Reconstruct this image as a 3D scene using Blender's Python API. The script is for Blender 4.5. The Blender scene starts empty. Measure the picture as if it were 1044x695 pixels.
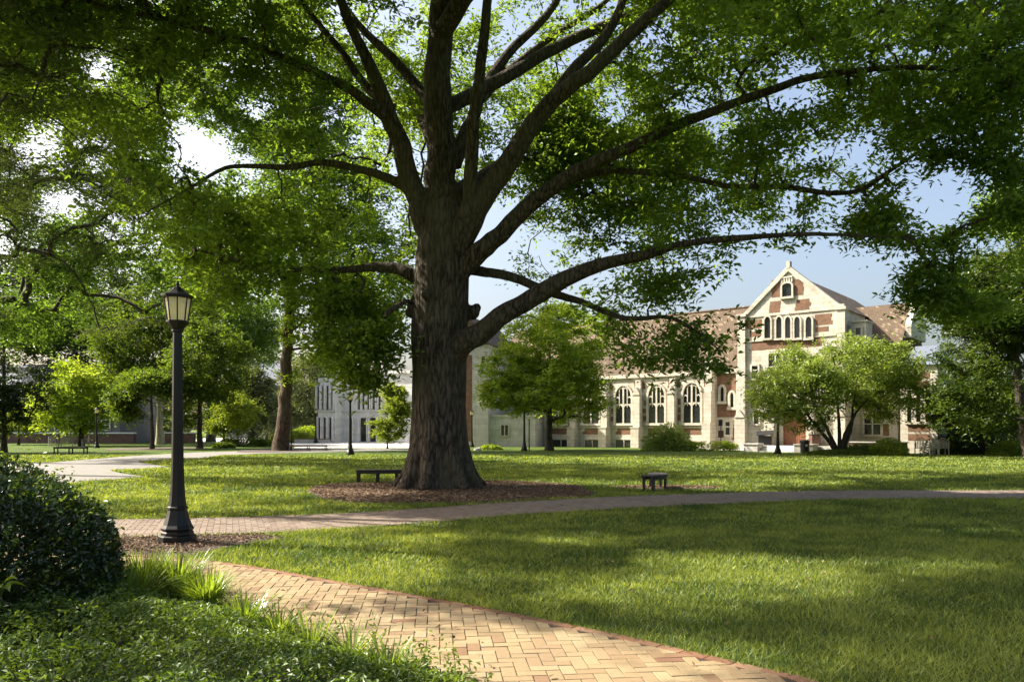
import bpy, math, random
import numpy as np

# ------------------------------------------------------------------ camera, light, exposure
F, CX, HY, CH = 783.0, 522.0, 438.0, 1.65
scene = bpy.context.scene
cam_d = bpy.data.cameras.new("camera"); cam = bpy.data.objects.new("camera", cam_d)
scene.collection.objects.link(cam); scene.camera = cam
cam.location = (0, 0, CH); cam.rotation_euler = (math.radians(90), 0, 0)
cam_d.sensor_width = 36; cam_d.lens = 36 * F / 1044.0
cam_d.shift_y = (HY - 347.5) / 1044.0
cam_d.clip_end = 6000; cam_d.clip_start = 0.05

SUN_AZ = math.radians(180 - 15)      # world angle (from +X) of the direction towards the sun
SUN_EL = math.radians(41)
world = bpy.data.worlds.new("World"); scene.world = world; world.use_nodes = True
wn = world.node_tree; wn.nodes.clear()
sky = wn.nodes.new("ShaderNodeTexSky"); sky.sky_type = 'NISHITA'; sky.sun_disc = False
sky.sun_elevation = SUN_EL
sky.sun_rotation = math.radians(90) - SUN_AZ
sky.air_density = 1.0; sky.dust_density = 6.0; sky.ozone_density = .35
bgn = wn.nodes.new("ShaderNodeBackground"); bgn.inputs['Strength'].default_value = 0.1
won = wn.nodes.new("ShaderNodeOutputWorld")
wn.links.new(sky.outputs[0], bgn.inputs[0]); wn.links.new(bgn.outputs[0], won.inputs[0])
sd = bpy.data.lights.new("sun", 'SUN'); sd.energy = 5.0; sd.angle = math.radians(0.5); sd.color = (1.0, 0.93, 0.80)
sun = bpy.data.objects.new("sun", sd); scene.collection.objects.link(sun)
from mathutils import Vector, Matrix
sdir = Vector((math.cos(SUN_AZ) * math.cos(SUN_EL), math.sin(SUN_AZ) * math.cos(SUN_EL), math.sin(SUN_EL)))
sun.rotation_euler = sdir.to_track_quat('Z', 'Y').to_euler(); sun.location = (-30, 20, 40)
vs = scene.view_settings
vs.view_transform = 'Standard'; vs.look = 'None'; vs.gamma = 1; vs.use_curve_mapping = False
vs.exposure = 1.6
cy = scene.cycles
cy.max_bounces = 6; cy.diffuse_bounces = 3; cy.transmission_bounces = 4; cy.glossy_bounces = 2; cy.transparent_max_bounces = 4
cy.caustics_reflective = False; cy.caustics_refractive = False; cy.sample_clamp_indirect = 4

rng = np.random.default_rng(7); random.seed(7)
COL = scene.collection

def P(px, py, Y): return np.array([(px - CX) / F * Y, Y, CH - (py - HY) / F * Y])
def G(px, py):
    Y = CH * F / (py - HY); return np.array([(px - CX) / F * Y, Y])
def proj(p):
    Y = np.maximum(p[:, 1], .1); return CX + p[:, 0] / Y * F, HY - (p[:, 2] - CH) / Y * F

# ------------------------------------------------------------------ object helpers
def tag(o, label=None, cat=None, group=None, kind=None):
    if label: o['label'] = label
    if cat: o['category'] = cat
    if group: o['group'] = group
    if kind: o['kind'] = kind
    return o
def empty(name, loc=(0, 0, 0), rz=0):
    o = bpy.data.objects.new(name, None); COL.objects.link(o); o.location = loc; o.rotation_euler = (0, 0, rz)
    o.empty_display_size = .3; return o
def link_mesh(name, me, parent=None):
    o = bpy.data.objects.new(name, me); COL.objects.link(o)
    if parent: o.parent = parent
    return o
def copy_tree(o, parent=None):
    c = o.copy(); COL.objects.link(c); c.parent = parent
    for ch in [x for x in bpy.data.objects if x.parent == o]: copy_tree(ch, c)
    return c
def np_mesh(name, V, Fc, mats, parent=None, smooth=False, matidx=None, tint=None):
    """V (N,3); Fc (M,k) array of equal-size faces"""
    me = bpy.data.meshes.new(name)
    V = np.asarray(V, np.float32); Fc = np.asarray(Fc, np.int32)
    m, k = Fc.shape
    me.vertices.add(len(V)); me.vertices.foreach_set('co', V.ravel())
    me.loops.add(m * k); me.loops.foreach_set('vertex_index', Fc.ravel())
    me.polygons.add(m); me.polygons.foreach_set('loop_start', np.arange(0, m * k, k, dtype=np.int32))
    me.polygons.foreach_set('loop_total', np.full(m, k, np.int32))
    if matidx is not None: me.polygons.foreach_set('material_index', np.asarray(matidx, np.int32))
    me.polygons.foreach_set('use_smooth', np.full(m, bool(smooth)))
    for mt in (mats if isinstance(mats, (list, tuple)) else [mats]): me.materials.append(mt)
    me.update(calc_edges=True)
    if tint is not None:
        a = me.attributes.new('tint', 'FLOAT', 'FACE'); a.data.foreach_set('value', np.asarray(tint, np.float32))
    return link_mesh(name, me, parent)

class MB:
    def __init__(s): s.v = []; s.f = []; s.m = []
    def add(s, vs_, fs, mi=0):
        b = len(s.v); s.v += [tuple(map(float, p)) for p in vs_]
        for f in fs: s.f.append([b + i for i in f]); s.m.append(mi)
    def box(s, x0, x1, y0, y1, z0, z1, mi=0):
        s.add([(x0,y0,z0),(x1,y0,z0),(x1,y1,z0),(x0,y1,z0),(x0,y0,z1),(x1,y0,z1),(x1,y1,z1),(x0,y1,z1)],
              [(0,3,2,1),(4,5,6,7),(0,1,5,4),(1,2,6,5),(2,3,7,6),(3,0,4,7)], mi)
    def prism_xz(s, pts, y0, y1, mi=0):        # polygon in x,z (counter-clockwise seen from -y) extruded along y
        n = len(pts)
        s.add([(x, y0, z) for x, z in pts] + [(x, y1, z) for x, z in pts],
              [list(range(n)), list(range(2*n-1, n-1, -1))] + [(i, i+n, (i+1) % n + n, (i+1) % n) for i in range(n)], mi)
    def ribbon_xz(s, inner, outer, y0, y1, mi=0):   # open band between two polylines in x,z, extruded y0..y1
        n = len(inner)
        vs_ = [(x, y0, z) for x, z in inner] + [(x, y0, z) for x, z in outer] + [(x, y1, z) for x, z in inner] + [(x, y1, z) for x, z in outer]
        fs = []
        for i in range(n-1):
            fs += [(i, i+1, n+i+1, n+i), (2*n+i, 3*n+i, 3*n+i+1, 2*n+i+1), (i, 2*n+i, 2*n+i+1, i+1), (n+i, n+i+1, 3*n+i+1, 3*n+i)]
        s.add(vs_, fs, mi)
    def lathe(s, prof, c=(0, 0), n=12, mi=0, rot=0.0):
        b = []
        for r, z in prof:
            for i in range(n):
                a = 2*math.pi*i/n + rot; b.append((c[0]+r*math.cos(a), c[1]+r*math.sin(a), z))
        fs = []
        for k in range(len(prof)-1):
            for i in range(n):
                j = (i+1) % n; fs.append((k*n+i, k*n+j, (k+1)*n+j, (k+1)*n+i))
        fs.append(list(range(n-1, -1, -1))); fs.append([(len(prof)-1)*n+i for i in range(n)])
        s.add(b, fs, mi)
    def tube(s, pts, rad, n=8, mi=0):
        v, f = tube_np(np.array(pts, float), np.array(rad, float), n)
        s.add(v, f.tolist(), mi)
    def build(s, name, mats, parent=None, smooth=False, bevel=0):
        me = bpy.data.meshes.new(name); me.from_pydata(s.v, [], s.f)
        for mt in (mats if isinstance(mats, (list, tuple)) else [mats]): me.materials.append(mt)
        me.polygons.foreach_set('material_index', s.m)
        if smooth: me.polygons.foreach_set('use_smooth', [True]*len(s.f))
        me.update()
        o = link_mesh(name, me, parent)
        if bevel:
            b = o.modifiers.new('bevel', 'BEVEL'); b.width = bevel; b.segments = 2; b.limit_method = 'ANGLE'
        return o

def tube_np(pts, rad, n=8, cap=True):
    K = len(pts); tan = np.gradient(pts, axis=0); tan /= np.linalg.norm(tan, axis=1)[:, None] + 1e-9
    ref = np.array([0, 0, 1.0]) if abs(tan[:, 2]).mean() < .8 else np.array([1.0, 0, 0])
    V = []
    a = np.arange(n) * 2 * np.pi / n
    u = np.cross(tan[0], ref); u /= np.linalg.norm(u)
    for i in range(K):
        u = u - tan[i] * (u @ tan[i]); u /= np.linalg.norm(u); w = np.cross(tan[i], u)
        V.append(pts[i] + rad[i] * (np.cos(a)[:, None] * u + np.sin(a)[:, None] * w))
    V = np.concatenate(V)
    i = np.arange(n); j = (i + 1) % n
    Fq = np.concatenate([np.stack([k*n+i, k*n+j, (k+1)*n+j, (k+1)*n+i], 1) for k in range(K-1)])
    if cap:  # close ends with degenerate-free fans onto centre points
        c0, c1 = len(V), len(V)+1
        V = np.concatenate([V, pts[:1], pts[-1:]])
        caps = [(j[k], i[k], c0, c0) for k in range(n)] + [((K-1)*n+i[k], (K-1)*n+j[k], c1, c1) for k in range(n)]
        Fl = [tuple(q) for q in Fq] + [q[:3] for q in caps]
        return V, np.array([list(q) for q in Fq] , int) if False else _L(Fl)
    return V, Fq
class _L(list):
    def tolist(s): return [list(map(int, q)) for q in s]

def tubes_batch(Pt, R, n):
    """Pt (B,K,3) R (B,K) -> verts, quads"""
    B, K, _ = Pt.shape
    d = Pt[:, -1] - Pt[:, 0]; d /= np.linalg.norm(d, axis=1)[:, None] + 1e-9
    ref = np.where(np.abs(d[:, 2:3]) < .8, np.array([[0, 0, 1.]]), np.array([[1., 0, 0]]))
    u = np.cross(d, ref); u /= np.linalg.norm(u, axis=1)[:, None]; w = np.cross(d, u)
    a = np.arange(n) * 2 * np.pi / n
    off = np.cos(a)[None, :, None] * u[:, None] + np.sin(a)[None, :, None] * w[:, None]      # B,n,3
    V = Pt[:, :, None] + R[:, :, None, None] * off[:, None]                                  # B,K,n,3
    i = np.arange(n); j = (i+1) % n
    q = np.concatenate([np.stack([k*n+i, k*n+j, (k+1)*n+j, (k+1)*n+i], 1) for k in range(K-1)])
    Fq = (q[None] + (np.arange(B) * K * n)[:, None, None]).reshape(-1, 4)
    return V.reshape(-1, 3), Fq

def vnoise(p, sc, seed=0):
    p = np.asarray(p) * sc; i = np.floor(p).astype(np.int64); f = p - i; f = f*f*(3-2*f)
    def h(a, b, c):
        n = (a*73856093) ^ (b*19349663) ^ (c*83492791) ^ (seed*2654435761)
        n = (n ^ (n >> 13)) * 1274126177 & 0xffffffff
        return ((n ^ (n >> 16)) & 0xffff) / 65535.0
    r = 0
    for dx in (0, 1):
        for dy in (0, 1):
            for dz in (0, 1):
                wgt = (f[:, 0] if dx else 1-f[:, 0]) * (f[:, 1] if dy else 1-f[:, 1]) * (f[:, 2] if dz else 1-f[:, 2])
                r = r + wgt * h(i[:, 0]+dx, i[:, 1]+dy, i[:, 2]+dz)
    return r
def inside(poly, x, y):
    poly = np.asarray(poly); r = np.zeros(len(x), bool); n = len(poly)
    for i in range(n):
        x0, y0 = poly[i]; x1, y1 = poly[(i+1) % n]
        if y0 == y1: continue
        c = (y0 > y) != (y1 > y)
        r ^= c & (x < (x1-x0)*(y-y0)/(y1-y0) + x0)
    return r
def dist_poly(line, x, y, closed=True):
    line = np.asarray(line); n = len(line); d = np.full(len(x), 1e9)
    for i in range(n if closed else n-1):
        a = line[i]; b = line[(i+1) % n]; e = b-a; L = e@e+1e-12
        t = np.clip(((x-a[0])*e[0]+(y-a[1])*e[1])/L, 0, 1)
        d = np.minimum(d, np.hypot(x-a[0]-t*e[0], y-a[1]-t*e[1]))
    return d
def smooth_line(pts, n=8):
    pts = np.asarray(pts, float); out = []
    Q = np.vstack([2*pts[0]-pts[1], pts, 2*pts[-1]-pts[-2]])
    for i in range(1, len(Q)-2):
        for t in np.linspace(0, 1, n, endpoint=False):
            a, b, c, d = Q[i-1], Q[i], Q[i+1], Q[i+2]
            out.append(.5*((2*b)+(-a+c)*t+(2*a-5*b+4*c-d)*t*t+(-a+3*b-3*c+d)*t**3))
    out.append(pts[-1]); return np.array(out)

# ------------------------------------------------------------------ materials
def mat(name):
    m = bpy.data.materials.new(name); m.use_nodes = True; nt = m.node_tree; nt.nodes.clear()
    out = nt.nodes.new('ShaderNodeOutputMaterial'); return m, nt, out
def N(nt, t, **kw):
    n = nt.nodes.new('ShaderNode' + t)
    for k, v in kw.items():
        if k.startswith('i_'): n.inputs[k[2:].replace('_', ' ')].default_value = v
        else: setattr(n, k, v)
    return n
def ramp(nt, fac, stops):
    r = N(nt, 'ValToRGB'); nt.links.new(fac, r.inputs[0])
    cr = r.color_ramp
    while len(cr.elements) < len(stops): cr.elements.new(.5)
    for e, (p, c) in zip(cr.elements, stops): e.position = p; e.color = (*c, 1)
    return r.outputs[0]
def coord(nt, scale=(1, 1, 1), kind='Object'):
    tc = N(nt, 'TexCoord'); mp = N(nt, 'Mapping'); mp.inputs['Scale'].default_value = scale
    nt.links.new(tc.outputs[kind], mp.inputs[0]); return mp.outputs[0]
def noise(nt, vec, scale, detail=4, rough=.55):
    n = N(nt, 'TexNoise'); n.inputs['Scale'].default_value = scale; n.inputs['Detail'].default_value = detail; n.inputs['Roughness'].default_value = rough
    nt.links.new(vec, n.inputs['Vector']); return n.outputs['Fac']
def bump(nt, h, strength, dist):
    b = N(nt, 'Bump'); b.inputs['Strength'].default_value = strength; b.inputs['Distance'].default_value = dist
    nt.links.new(h, b.inputs['Height']); return b.outputs[0]
def mixc(nt, fac, a, b, mode='MIX'):
    m = N(nt, 'Mix'); m.data_type = 'RGBA'; m.blend_type = mode
    for s, v in ((m.inputs[0], fac), (m.inputs[6], a), (m.inputs[7], b)):
        if isinstance(v, (int, float)): s.default_value = v
        elif isinstance(v, tuple): s.default_value = (*v, 1)
        else: nt.links.new(v, s)
    return m.outputs[2]
def principled(nt, out, color, rough=.7, nrm=None, metal=0, spec=.5):
    p = N(nt, 'BsdfPrincipled'); p.inputs['Roughness'].default_value = rough; p.inputs['Metallic'].default_value = metal
    p.inputs['Specular IOR Level'].default_value = spec
    if isinstance(color, tuple): p.inputs['Base Color'].default_value = (*color, 1)
    else: nt.links.new(color, p.inputs['Base Color'])
    if nrm is not None: nt.links.new(nrm, p.inputs['Normal'])
    nt.links.new(p.outputs[0], out.inputs[0]); return p
def simple(name, c, rough=.7, metal=0, var=.15, sc=8, bmp=0.0, spec=.5):
    m, nt, out = mat(name); v = coord(nt); n = noise(nt, v, sc)
    col = ramp(nt, n, [(.3, tuple(x*(1-var) for x in c)), (.7, tuple(min(1, x*(1+var)) for x in c))])
    principled(nt, out, col, rough, bump(nt, n, bmp, .02) if bmp else None, metal, spec); return m
def leafmat(name, dark, light, trans=.45, gloss=.08, tr_boost=1.7, rough=.4, young=None):
    m, nt, out = mat(name)
    at = N(nt, 'Attribute'); at.attribute_name = 'tint'
    v = coord(nt); n = noise(nt, v, .45, 2)
    ad = N(nt, 'Math', operation='MULTIPLY_ADD'); nt.links.new(n, ad.inputs[0]); ad.inputs[1].default_value = .7
    sb = N(nt, 'Math', operation='SUBTRACT'); nt.links.new(at.outputs['Fac'], sb.inputs[0]); sb.inputs[1].default_value = .35
    nt.links.new(sb.outputs[0], ad.inputs[2])
    stops = [(.1, dark), (.85, light)]
    if young: stops.append((.97, young))
    c = ramp(nt, ad.outputs[0], stops)
    d = N(nt, 'BsdfDiffuse'); nt.links.new(c, d.inputs[0])
    t = N(nt, 'BsdfTranslucent')
    ct = mixc(nt, 1.0, c, (tr_boost*1.07, tr_boost, tr_boost*.40), 'MULTIPLY'); nt.links.new(ct, t.inputs[0])
    mx = N(nt, 'MixShader'); mx.inputs[0].default_value = trans
    nt.links.new(d.outputs[0], mx.inputs[1]); nt.links.new(t.outputs[0], mx.inputs[2])
    g = N(nt, 'BsdfGlossy'); g.inputs['Roughness'].default_value = rough; g.inputs[0].default_value = (.9, .95, .9, 1)
    m2 = N(nt, 'MixShader'); m2.inputs[0].default_value = gloss
    nt.links.new(mx.outputs[0], m2.inputs[1]); nt.links.new(g.outputs[0], m2.inputs[2]); nt.links.new(m2.outputs[0], out.inputs[0])
    return m

def noise_vec(nt, vec, scale):
    n = N(nt, 'TexNoise'); n.inputs['Scale'].default_value = scale; nt.links.new(vec, n.inputs['Vector']); sc_ = N(nt, 'VectorMath', operation='SCALE'); nt.links.new(n.outputs['Color'], sc_.inputs[0]); sc_.inputs['Scale'].default_value = 12; return sc_.outputs[0]
def barkmat(name, dark, light, sc=1.0, bs=.9):
    m, nt, out = mat(name)
    v = coord(nt, (11*sc, 11*sc, 2.0*sc)); n1 = noise(nt, v, 1.6, 7, .68)
    v2 = coord(nt, (22*sc, 22*sc, 5*sc)); n2 = noise(nt, v2, 1.2, 4, .6)
    vo = N(nt, 'TexVoronoi'); vo.feature = 'DISTANCE_TO_EDGE'; vo.inputs['Scale'].default_value = 1.0
    wv = mixc(nt, .06, coord(nt, (9*sc, 9*sc, 1.9*sc)), noise_vec(nt, coord(nt), 2.2)); nt.links.new(wv, vo.inputs['Vector'])
    pl_ = N(nt, 'Math', operation='MULTIPLY'); nt.links.new(vo.outputs['Distance'], pl_.inputs[0]); pl_.inputs[1].default_value = 3.0; pl_.use_clamp = True
    m0 = N(nt, 'Math', operation='MULTIPLY_ADD'); nt.links.new(n2, m0.inputs[0]); m0.inputs[1].default_value = .35; nt.links.new(n1, m0.inputs[2])
    m1 = N(nt, 'Math', operation='MULTIPLY_ADD'); nt.links.new(pl_.outputs[0], m1.inputs[0]); m1.inputs[1].default_value = .30; nt.links.new(m0.outputs[0], m1.inputs[2])
    mu = N(nt, 'Math', operation='SUBTRACT'); nt.links.new(m1.outputs[0], mu.inputs[0]); mu.inputs[1].default_value = .14
    big = noise(nt, coord(nt), .7, 3)
    c = ramp(nt, mu.outputs[0], [(.50, dark), (.66, tuple((a+b)/2 for a, b in zip(dark, light))), (.88, light)])
    c2 = mixc(nt, ramp(nt, big, [(.4, (0, 0, 0)), (.65, (.5, .5, .5))]), c, (light[0]*.8, light[1]*.95, light[2]*.75))
    principled(nt, out, c2, .9, bump(nt, mu.outputs[0], bs, .11), 0, .2); return m

M = {}
M['bark'] = barkmat('oak_bark', (.020, .015, .011), (.150, .114, .086))
M['bark2'] = barkmat('brown_bark', (.03, .019, .013), (.12, .08, .055), .6, .7)
M['bark3'] = barkmat('grey_bark', (.022, .018, .014), (.085, .07, .055), .8, .6)
M['bark_pale'] = barkmat('pale_bark', (.22, .18, .13), (.42, .36, .27), .8, .5)
M['oak'] = leafmat('oak_leaves', (.050, .094, .015), (.130, .195, .030), .48, .02, 2.7)
M['oak2'] = leafmat('tall_tree_leaves', (.036, .076, .016), (.098, .158, .03), .46, .02, 2.6)
M['bright'] = leafmat('bright_leaves', (.11, .17, .017), (.22, .29, .04), .46, .02, 2.2)
M['lime'] = leafmat('lime_leaves', (.13, .18, .022), (.23, .29, .045), .42, .02, 1.7)
M['feather'] = leafmat('feathery_leaves', (.125, .185, .035), (.24, .31, .075), .42, .02, 1.5)
M['mid'] = leafmat('mid_leaves', (.030, .056, .010), (.095, .14, .022), .44, .02, 2.2)
M['deep'] = leafmat('deep_green_leaves', (.018, .040, .008), (.085, .125, .02), .40, .02, 2.2)
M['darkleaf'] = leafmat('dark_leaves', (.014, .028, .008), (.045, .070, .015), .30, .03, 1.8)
M['needle'] = leafmat('pine_needles', (.03, .050, .018), (.075, .105, .03), .30, .02, 1.8)
M['hazy'] = leafmat('hazed_leaves', (.08, .105, .05), (.16, .19, .085), .32, .02, 1.5)  # distance haze is mixed into this leaf colour
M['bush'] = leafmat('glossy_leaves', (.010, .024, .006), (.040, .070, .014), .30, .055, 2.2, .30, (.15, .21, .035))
M['cover'] = leafmat('ground_cover_leaves', (.03, .058, .010), (.12, .18, .03), .36, .025, 1.9, .4, (.16, .22, .04))
M['strap'] = leafmat('strap_leaves', (.08, .13, .014), (.22, .30, .045), .42, .04, 1.8, .35)
M['blade'] = leafmat('lawn_blades', (.048, .086, .017), (.255, .300, .064), .44, .02, 1.6, .5)

def lawnmat():
    m, nt, out = mat('lawn_turf')
    v = coord(nt); n1 = noise(nt, v, .35, 3); n2 = noise(nt, v, 9, 5, .7); n3 = noise(nt, coord(nt, (1, 1, 1)), 60, 3, .7)
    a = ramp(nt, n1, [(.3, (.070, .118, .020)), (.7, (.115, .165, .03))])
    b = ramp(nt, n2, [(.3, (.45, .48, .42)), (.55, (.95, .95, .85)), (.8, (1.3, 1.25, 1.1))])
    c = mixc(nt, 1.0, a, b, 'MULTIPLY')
    ad = N(nt, 'Math', operation='ADD'); nt.links.new(n2, ad.inputs[0]); nt.links.new(n3, ad.inputs[1])
    principled(nt, out, c, .95, bump(nt, ad.outputs[0], 1.0, .08), 0, .15); return m
M['lawn'] = lawnmat()
def brickpaver(name, stops, dirt):
    m, nt, out = mat(name)
    at = N(nt, 'Attribute'); at.attribute_name = 'tint'
    c = ramp(nt, at.outputs['Fac'], stops)
    v = coord(nt); n = noise(nt, v, 30, 5, .7); big = noise(nt, v, 1.4, 6, .7)
    c = mixc(nt, 1.0, c, ramp(nt, n, [(.3, (.88, .88, .88)), (.65, (1.05, 1.05, 1.05))]), 'MULTIPLY')
    c = mixc(nt, ramp(nt, big, [(.45, (0, 0, 0)), (.75, (.55, .55, .55))]), c, dirt)
    principled(nt, out, c, .85, bump(nt, n, .2, .003), 0, .25); return m
M['paver'] = brickpaver('paver_brick', [(0, (.16, .085, .05)), (.22, (.225, .155, .085)), (.6, (.255, .19, .103)), (1, (.28, .22, .125))], (.19, .135, .085))
M['paver_mid'] = brickpaver('paver_brick_weathered', [(0, (.13, .092, .07)), (.4, (.175, .13, .10)), (1, (.23, .18, .145))], (.20, .165, .13))
M['edge'] = brickpaver('edging_brick', [(0, (.12, .055, .033)), (.5, (.18, .09, .052)), (1, (.25, .15, .09))], (.20, .14, .09))
M['sand'] = simple('joint_sand', (.03, .024, .018), .95, 0, .4, 40)
M['mulchbed'] = simple('mulch_bed', (.06, .04, .028), .95, 0, .6, 25, .8)
M['soil'] = simple('soil', (.03, .022, .015), .95, 0, .4, 20, .5)
M['concrete'] = simple('path_concrete', (.15, .14, .125), .9, 0, .18, 2.2, .1)
M['plaza'] = simple('plaza_concrete', (.42, .41, .385), .9, 0, .06, 1)
def chipmat():
    m, nt, out = mat('mulch_chips'); at = N(nt, 'Attribute'); at.attribute_name = 'tint'
    c = ramp(nt, at.outputs['Fac'], [(0, (.06, .034, .022)), (.5, (.165, .10, .06)), (.85, (.26, .17, .105)), (1, (.36, .26, .17))])
    principled(nt, out, c, .9, None, 0, .2); return m
M['chips'] = chipmat()
M['iron'] = simple('lamp_iron', (.005, .0045, .004), .45, 0, .25, 14, .1, .35)
def glassmat():
    m, nt, out = mat('frosted_glass')
    d = N(nt, 'BsdfTranslucent'); d.inputs[0].default_value = (.85, .80, .55, 1)
    f = N(nt, 'BsdfDiffuse'); f.inputs[0].default_value = (.75, .72, .52, 1)
    x = N(nt, 'MixShader'); x.inputs[0].default_value = .4
    nt.links.new(d.outputs[0], x.inputs[1]); nt.links.new(f.outputs[0], x.inputs[2])
    g = N(nt, 'BsdfGlossy'); g.inputs['Roughness'].default_value = .2
    y = N(nt, 'MixShader'); y.inputs[0].default_value = .08
    nt.links.new(x.outputs[0], y.inputs[1]); nt.links.new(g.outputs[0], y.inputs[2]); nt.links.new(y.outputs[0], out.inputs[0]); return m
M['frost'] = glassmat()
M['wood'] = simple('dark_bench_wood', (.028, .020, .016), .7, 0, .4, 18, .3)
M['wood_grey'] = simple('weathered_teak', (.30, .27, .23), .8, 0, .25, 20, .3)
M['wood_tan'] = simple('bench_plank', (.20, .13, .09), .8, 0, .25, 10, .2)
M['stone'] = None
def stonemat(name, c, sc=1.0):
    m, nt, out = mat(name)
    v = coord(nt)
    sp = N(nt, 'SeparateXYZ'); nt.links.new(v, sp.inputs[0])
    ad = N(nt, 'Math', operation='ADD'); nt.links.new(sp.outputs[0], ad.inputs[0]); nt.links.new(sp.outputs[1], ad.inputs[1])
    cb = N(nt, 'CombineXYZ'); nt.links.new(ad.outputs[0], cb.inputs[0]); nt.links.new(sp.outputs[2], cb.inputs[1])
    b = N(nt, 'TexBrick'); nt.links.new(cb.outputs[0], b.inputs['Vector'])
    b.inputs['Scale'].default_value = 1; b.inputs['Brick Width'].default_value = .75*sc; b.inputs['Row Height'].default_value = .34*sc; b.inputs['Mortar Size'].default_value = .012
    b.inputs['Color1'].default_value = (*[x*1.04 for x in c], 1); b.inputs['Color2'].default_value = (*[x*.88 for x in c], 1); b.inputs['Mortar'].default_value = (*[x*.6 for x in c], 1)
    n = noise(nt, v, 1.3, 6, .65)
    col = mixc(nt, 1.0, b.outputs[0], ramp(nt, n, [(.3, (.78, .76, .72)), (.6, (1.03, 1.03, 1.03))]), 'MULTIPLY')
    principled(nt, out, col, .85, None, 0, .2); return m
M['stone'] = stonemat('cream_limestone', (.52, .48, .405))
M['stone_pale'] = stonemat('pale_stone', (.52, .50, .46), 1.6)
M['concrete_wall'] = stonemat('cast_concrete', (.74, .73, .70), 3.0)
def brickwall(name, c1, c2, mort):
    m, nt, out = mat(name)
    v = coord(nt)
    sp = N(nt, 'SeparateXYZ'); nt.links.new(v, sp.inputs[0])
    ad = N(nt, 'Math', operation='ADD'); nt.links.new(sp.outputs[0], ad.inputs[0]); nt.links.new(sp.outputs[1], ad.inputs[1])
    cb = N(nt, 'CombineXYZ'); nt.links.new(ad.outputs[0], cb.inputs[0]); nt.links.new(sp.outputs[2], cb.inputs[1])
    b = N(nt, 'TexBrick'); nt.links.new(cb.outputs[0], b.inputs['Vector'])
    b.inputs['Scale'].default_value = 1; b.inputs['Brick Width'].default_value = .22; b.inputs['Row Height'].default_value = .075; b.inputs['Mortar Size'].default_value = .008
    b.inputs['Color1'].default_value = (*c1, 1); b.inputs['Color2'].default_value = (*c2, 1); b.inputs['Mortar'].default_value = (*mort, 1)
    n = noise(nt, v, 1.8, 5, .7)
    col = mixc(nt, 1.0, b.outputs[0], ramp(nt, n, [(.3, (.65, .62, .6)), (.7, (1.15, 1.15, 1.15))]), 'MULTIPLY')
    principled(nt, out, col, .9, None, 0, .2); return m
M['brick'] = brickwall('red_brick', (.22, .105, .06), (.14, .066, .04), (.24, .2, .15))
M['brick_far'] = brickwall('dull_brick', (.17, .085, .07), (.12, .06, .05), (.2, .17, .15))
def tilemat(name, c1, c2, speck):
    m, nt, out = mat(name)
    v = coord(nt)
    sp = N(nt, 'SeparateXYZ'); nt.links.new(v, sp.inputs[0])
    ad = N(nt, 'Math', operation='ADD'); nt.links.new(sp.outputs[0], ad.inputs[0]); nt.links.new(sp.outputs[1], ad.inputs[1])
    cb = N(nt, 'CombineXYZ'); nt.links.new(ad.outputs[0], cb.inputs[0]); nt.links.new(sp.outputs[2], cb.inputs[1])
    b = N(nt, 'TexBrick'); nt.links.new(cb.outputs[0], b.inputs['Vector'])
    b.inputs['Scale'].default_value = 1; b.inputs['Brick Width'].default_value = .19; b.inputs['Row Height'].default_value = .17; b.inputs['Mortar Size'].default_value = .012; b.offset = .5
    b.inputs['Color1'].default_value = (*c1, 1); b.inputs['Color2'].default_value = (*c2, 1); b.inputs['Mortar'].default_value = (*[x*.45 for x in c2], 1)
    # pale odd tiles, one random value per tile
    dv = N(nt, 'VectorMath', operation='DIVIDE'); nt.links.new(cb.outputs[0], dv.inputs[0]); dv.inputs[1].default_value = (.19, .17, 1)
    fl = N(nt, 'VectorMath', operation='FLOOR'); nt.links.new(dv.outputs[0], fl.inputs[0])
    wn_ = N(nt, 'TexWhiteNoise'); wn_.noise_dimensions = '3D'; nt.links.new(fl.outputs[0], wn_.inputs['Vector'])
    sel = ramp(nt, wn_.outputs['Value'], [(.90, (0, 0, 0)), (.91, (1, 1, 1))])
    n = noise(nt, v, .8, 4)
    col = mixc(nt, sel, b.outputs[0], speck)
    col = mixc(nt, 1.0, col, ramp(nt, n, [(.3, (.88, .88, .88)), (.7, (1.06, 1.06, 1.06))]), 'MULTIPLY')
    principled(nt, out, col, .85, bump(nt, b.outputs['Fac'], -.5, .03), 0, .25); return m
M['tile'] = tilemat('speckled_roof_tile', (.120, .083, .052), (.092, .066, .044), (.185, .145, .098))
M['slate'] = simple('blue_slate', (.11, .13, .17), .7, 0, .12, 3)
M['glass_dark'] = simple('dark_window_glass', (.018, .022, .024), .12, 0, .3, 1.0, 0, .8)
M['white'] = simple('white_paint', (.72, .72, .70), .6, 0, .05, 3)
M['grey_wall'] = simple('grey_render', (.12, .12, .13), .8, 0, .1, 2)
M['door_wood'] = simple('door_oak', (.22, .085, .04), .5, 0, .25, 9)
M['black'] = simple('black_plastic', (.012, .012, .013), .5, 0, .2, 5)
M['signbrown'] = simple('sign_brown', (.10, .05, .035), .6, 0, .1, 5)
M['rock'] = simple('grey_rock', (.38, .36, .33), .9, 0, .3, 4, .6)

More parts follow.
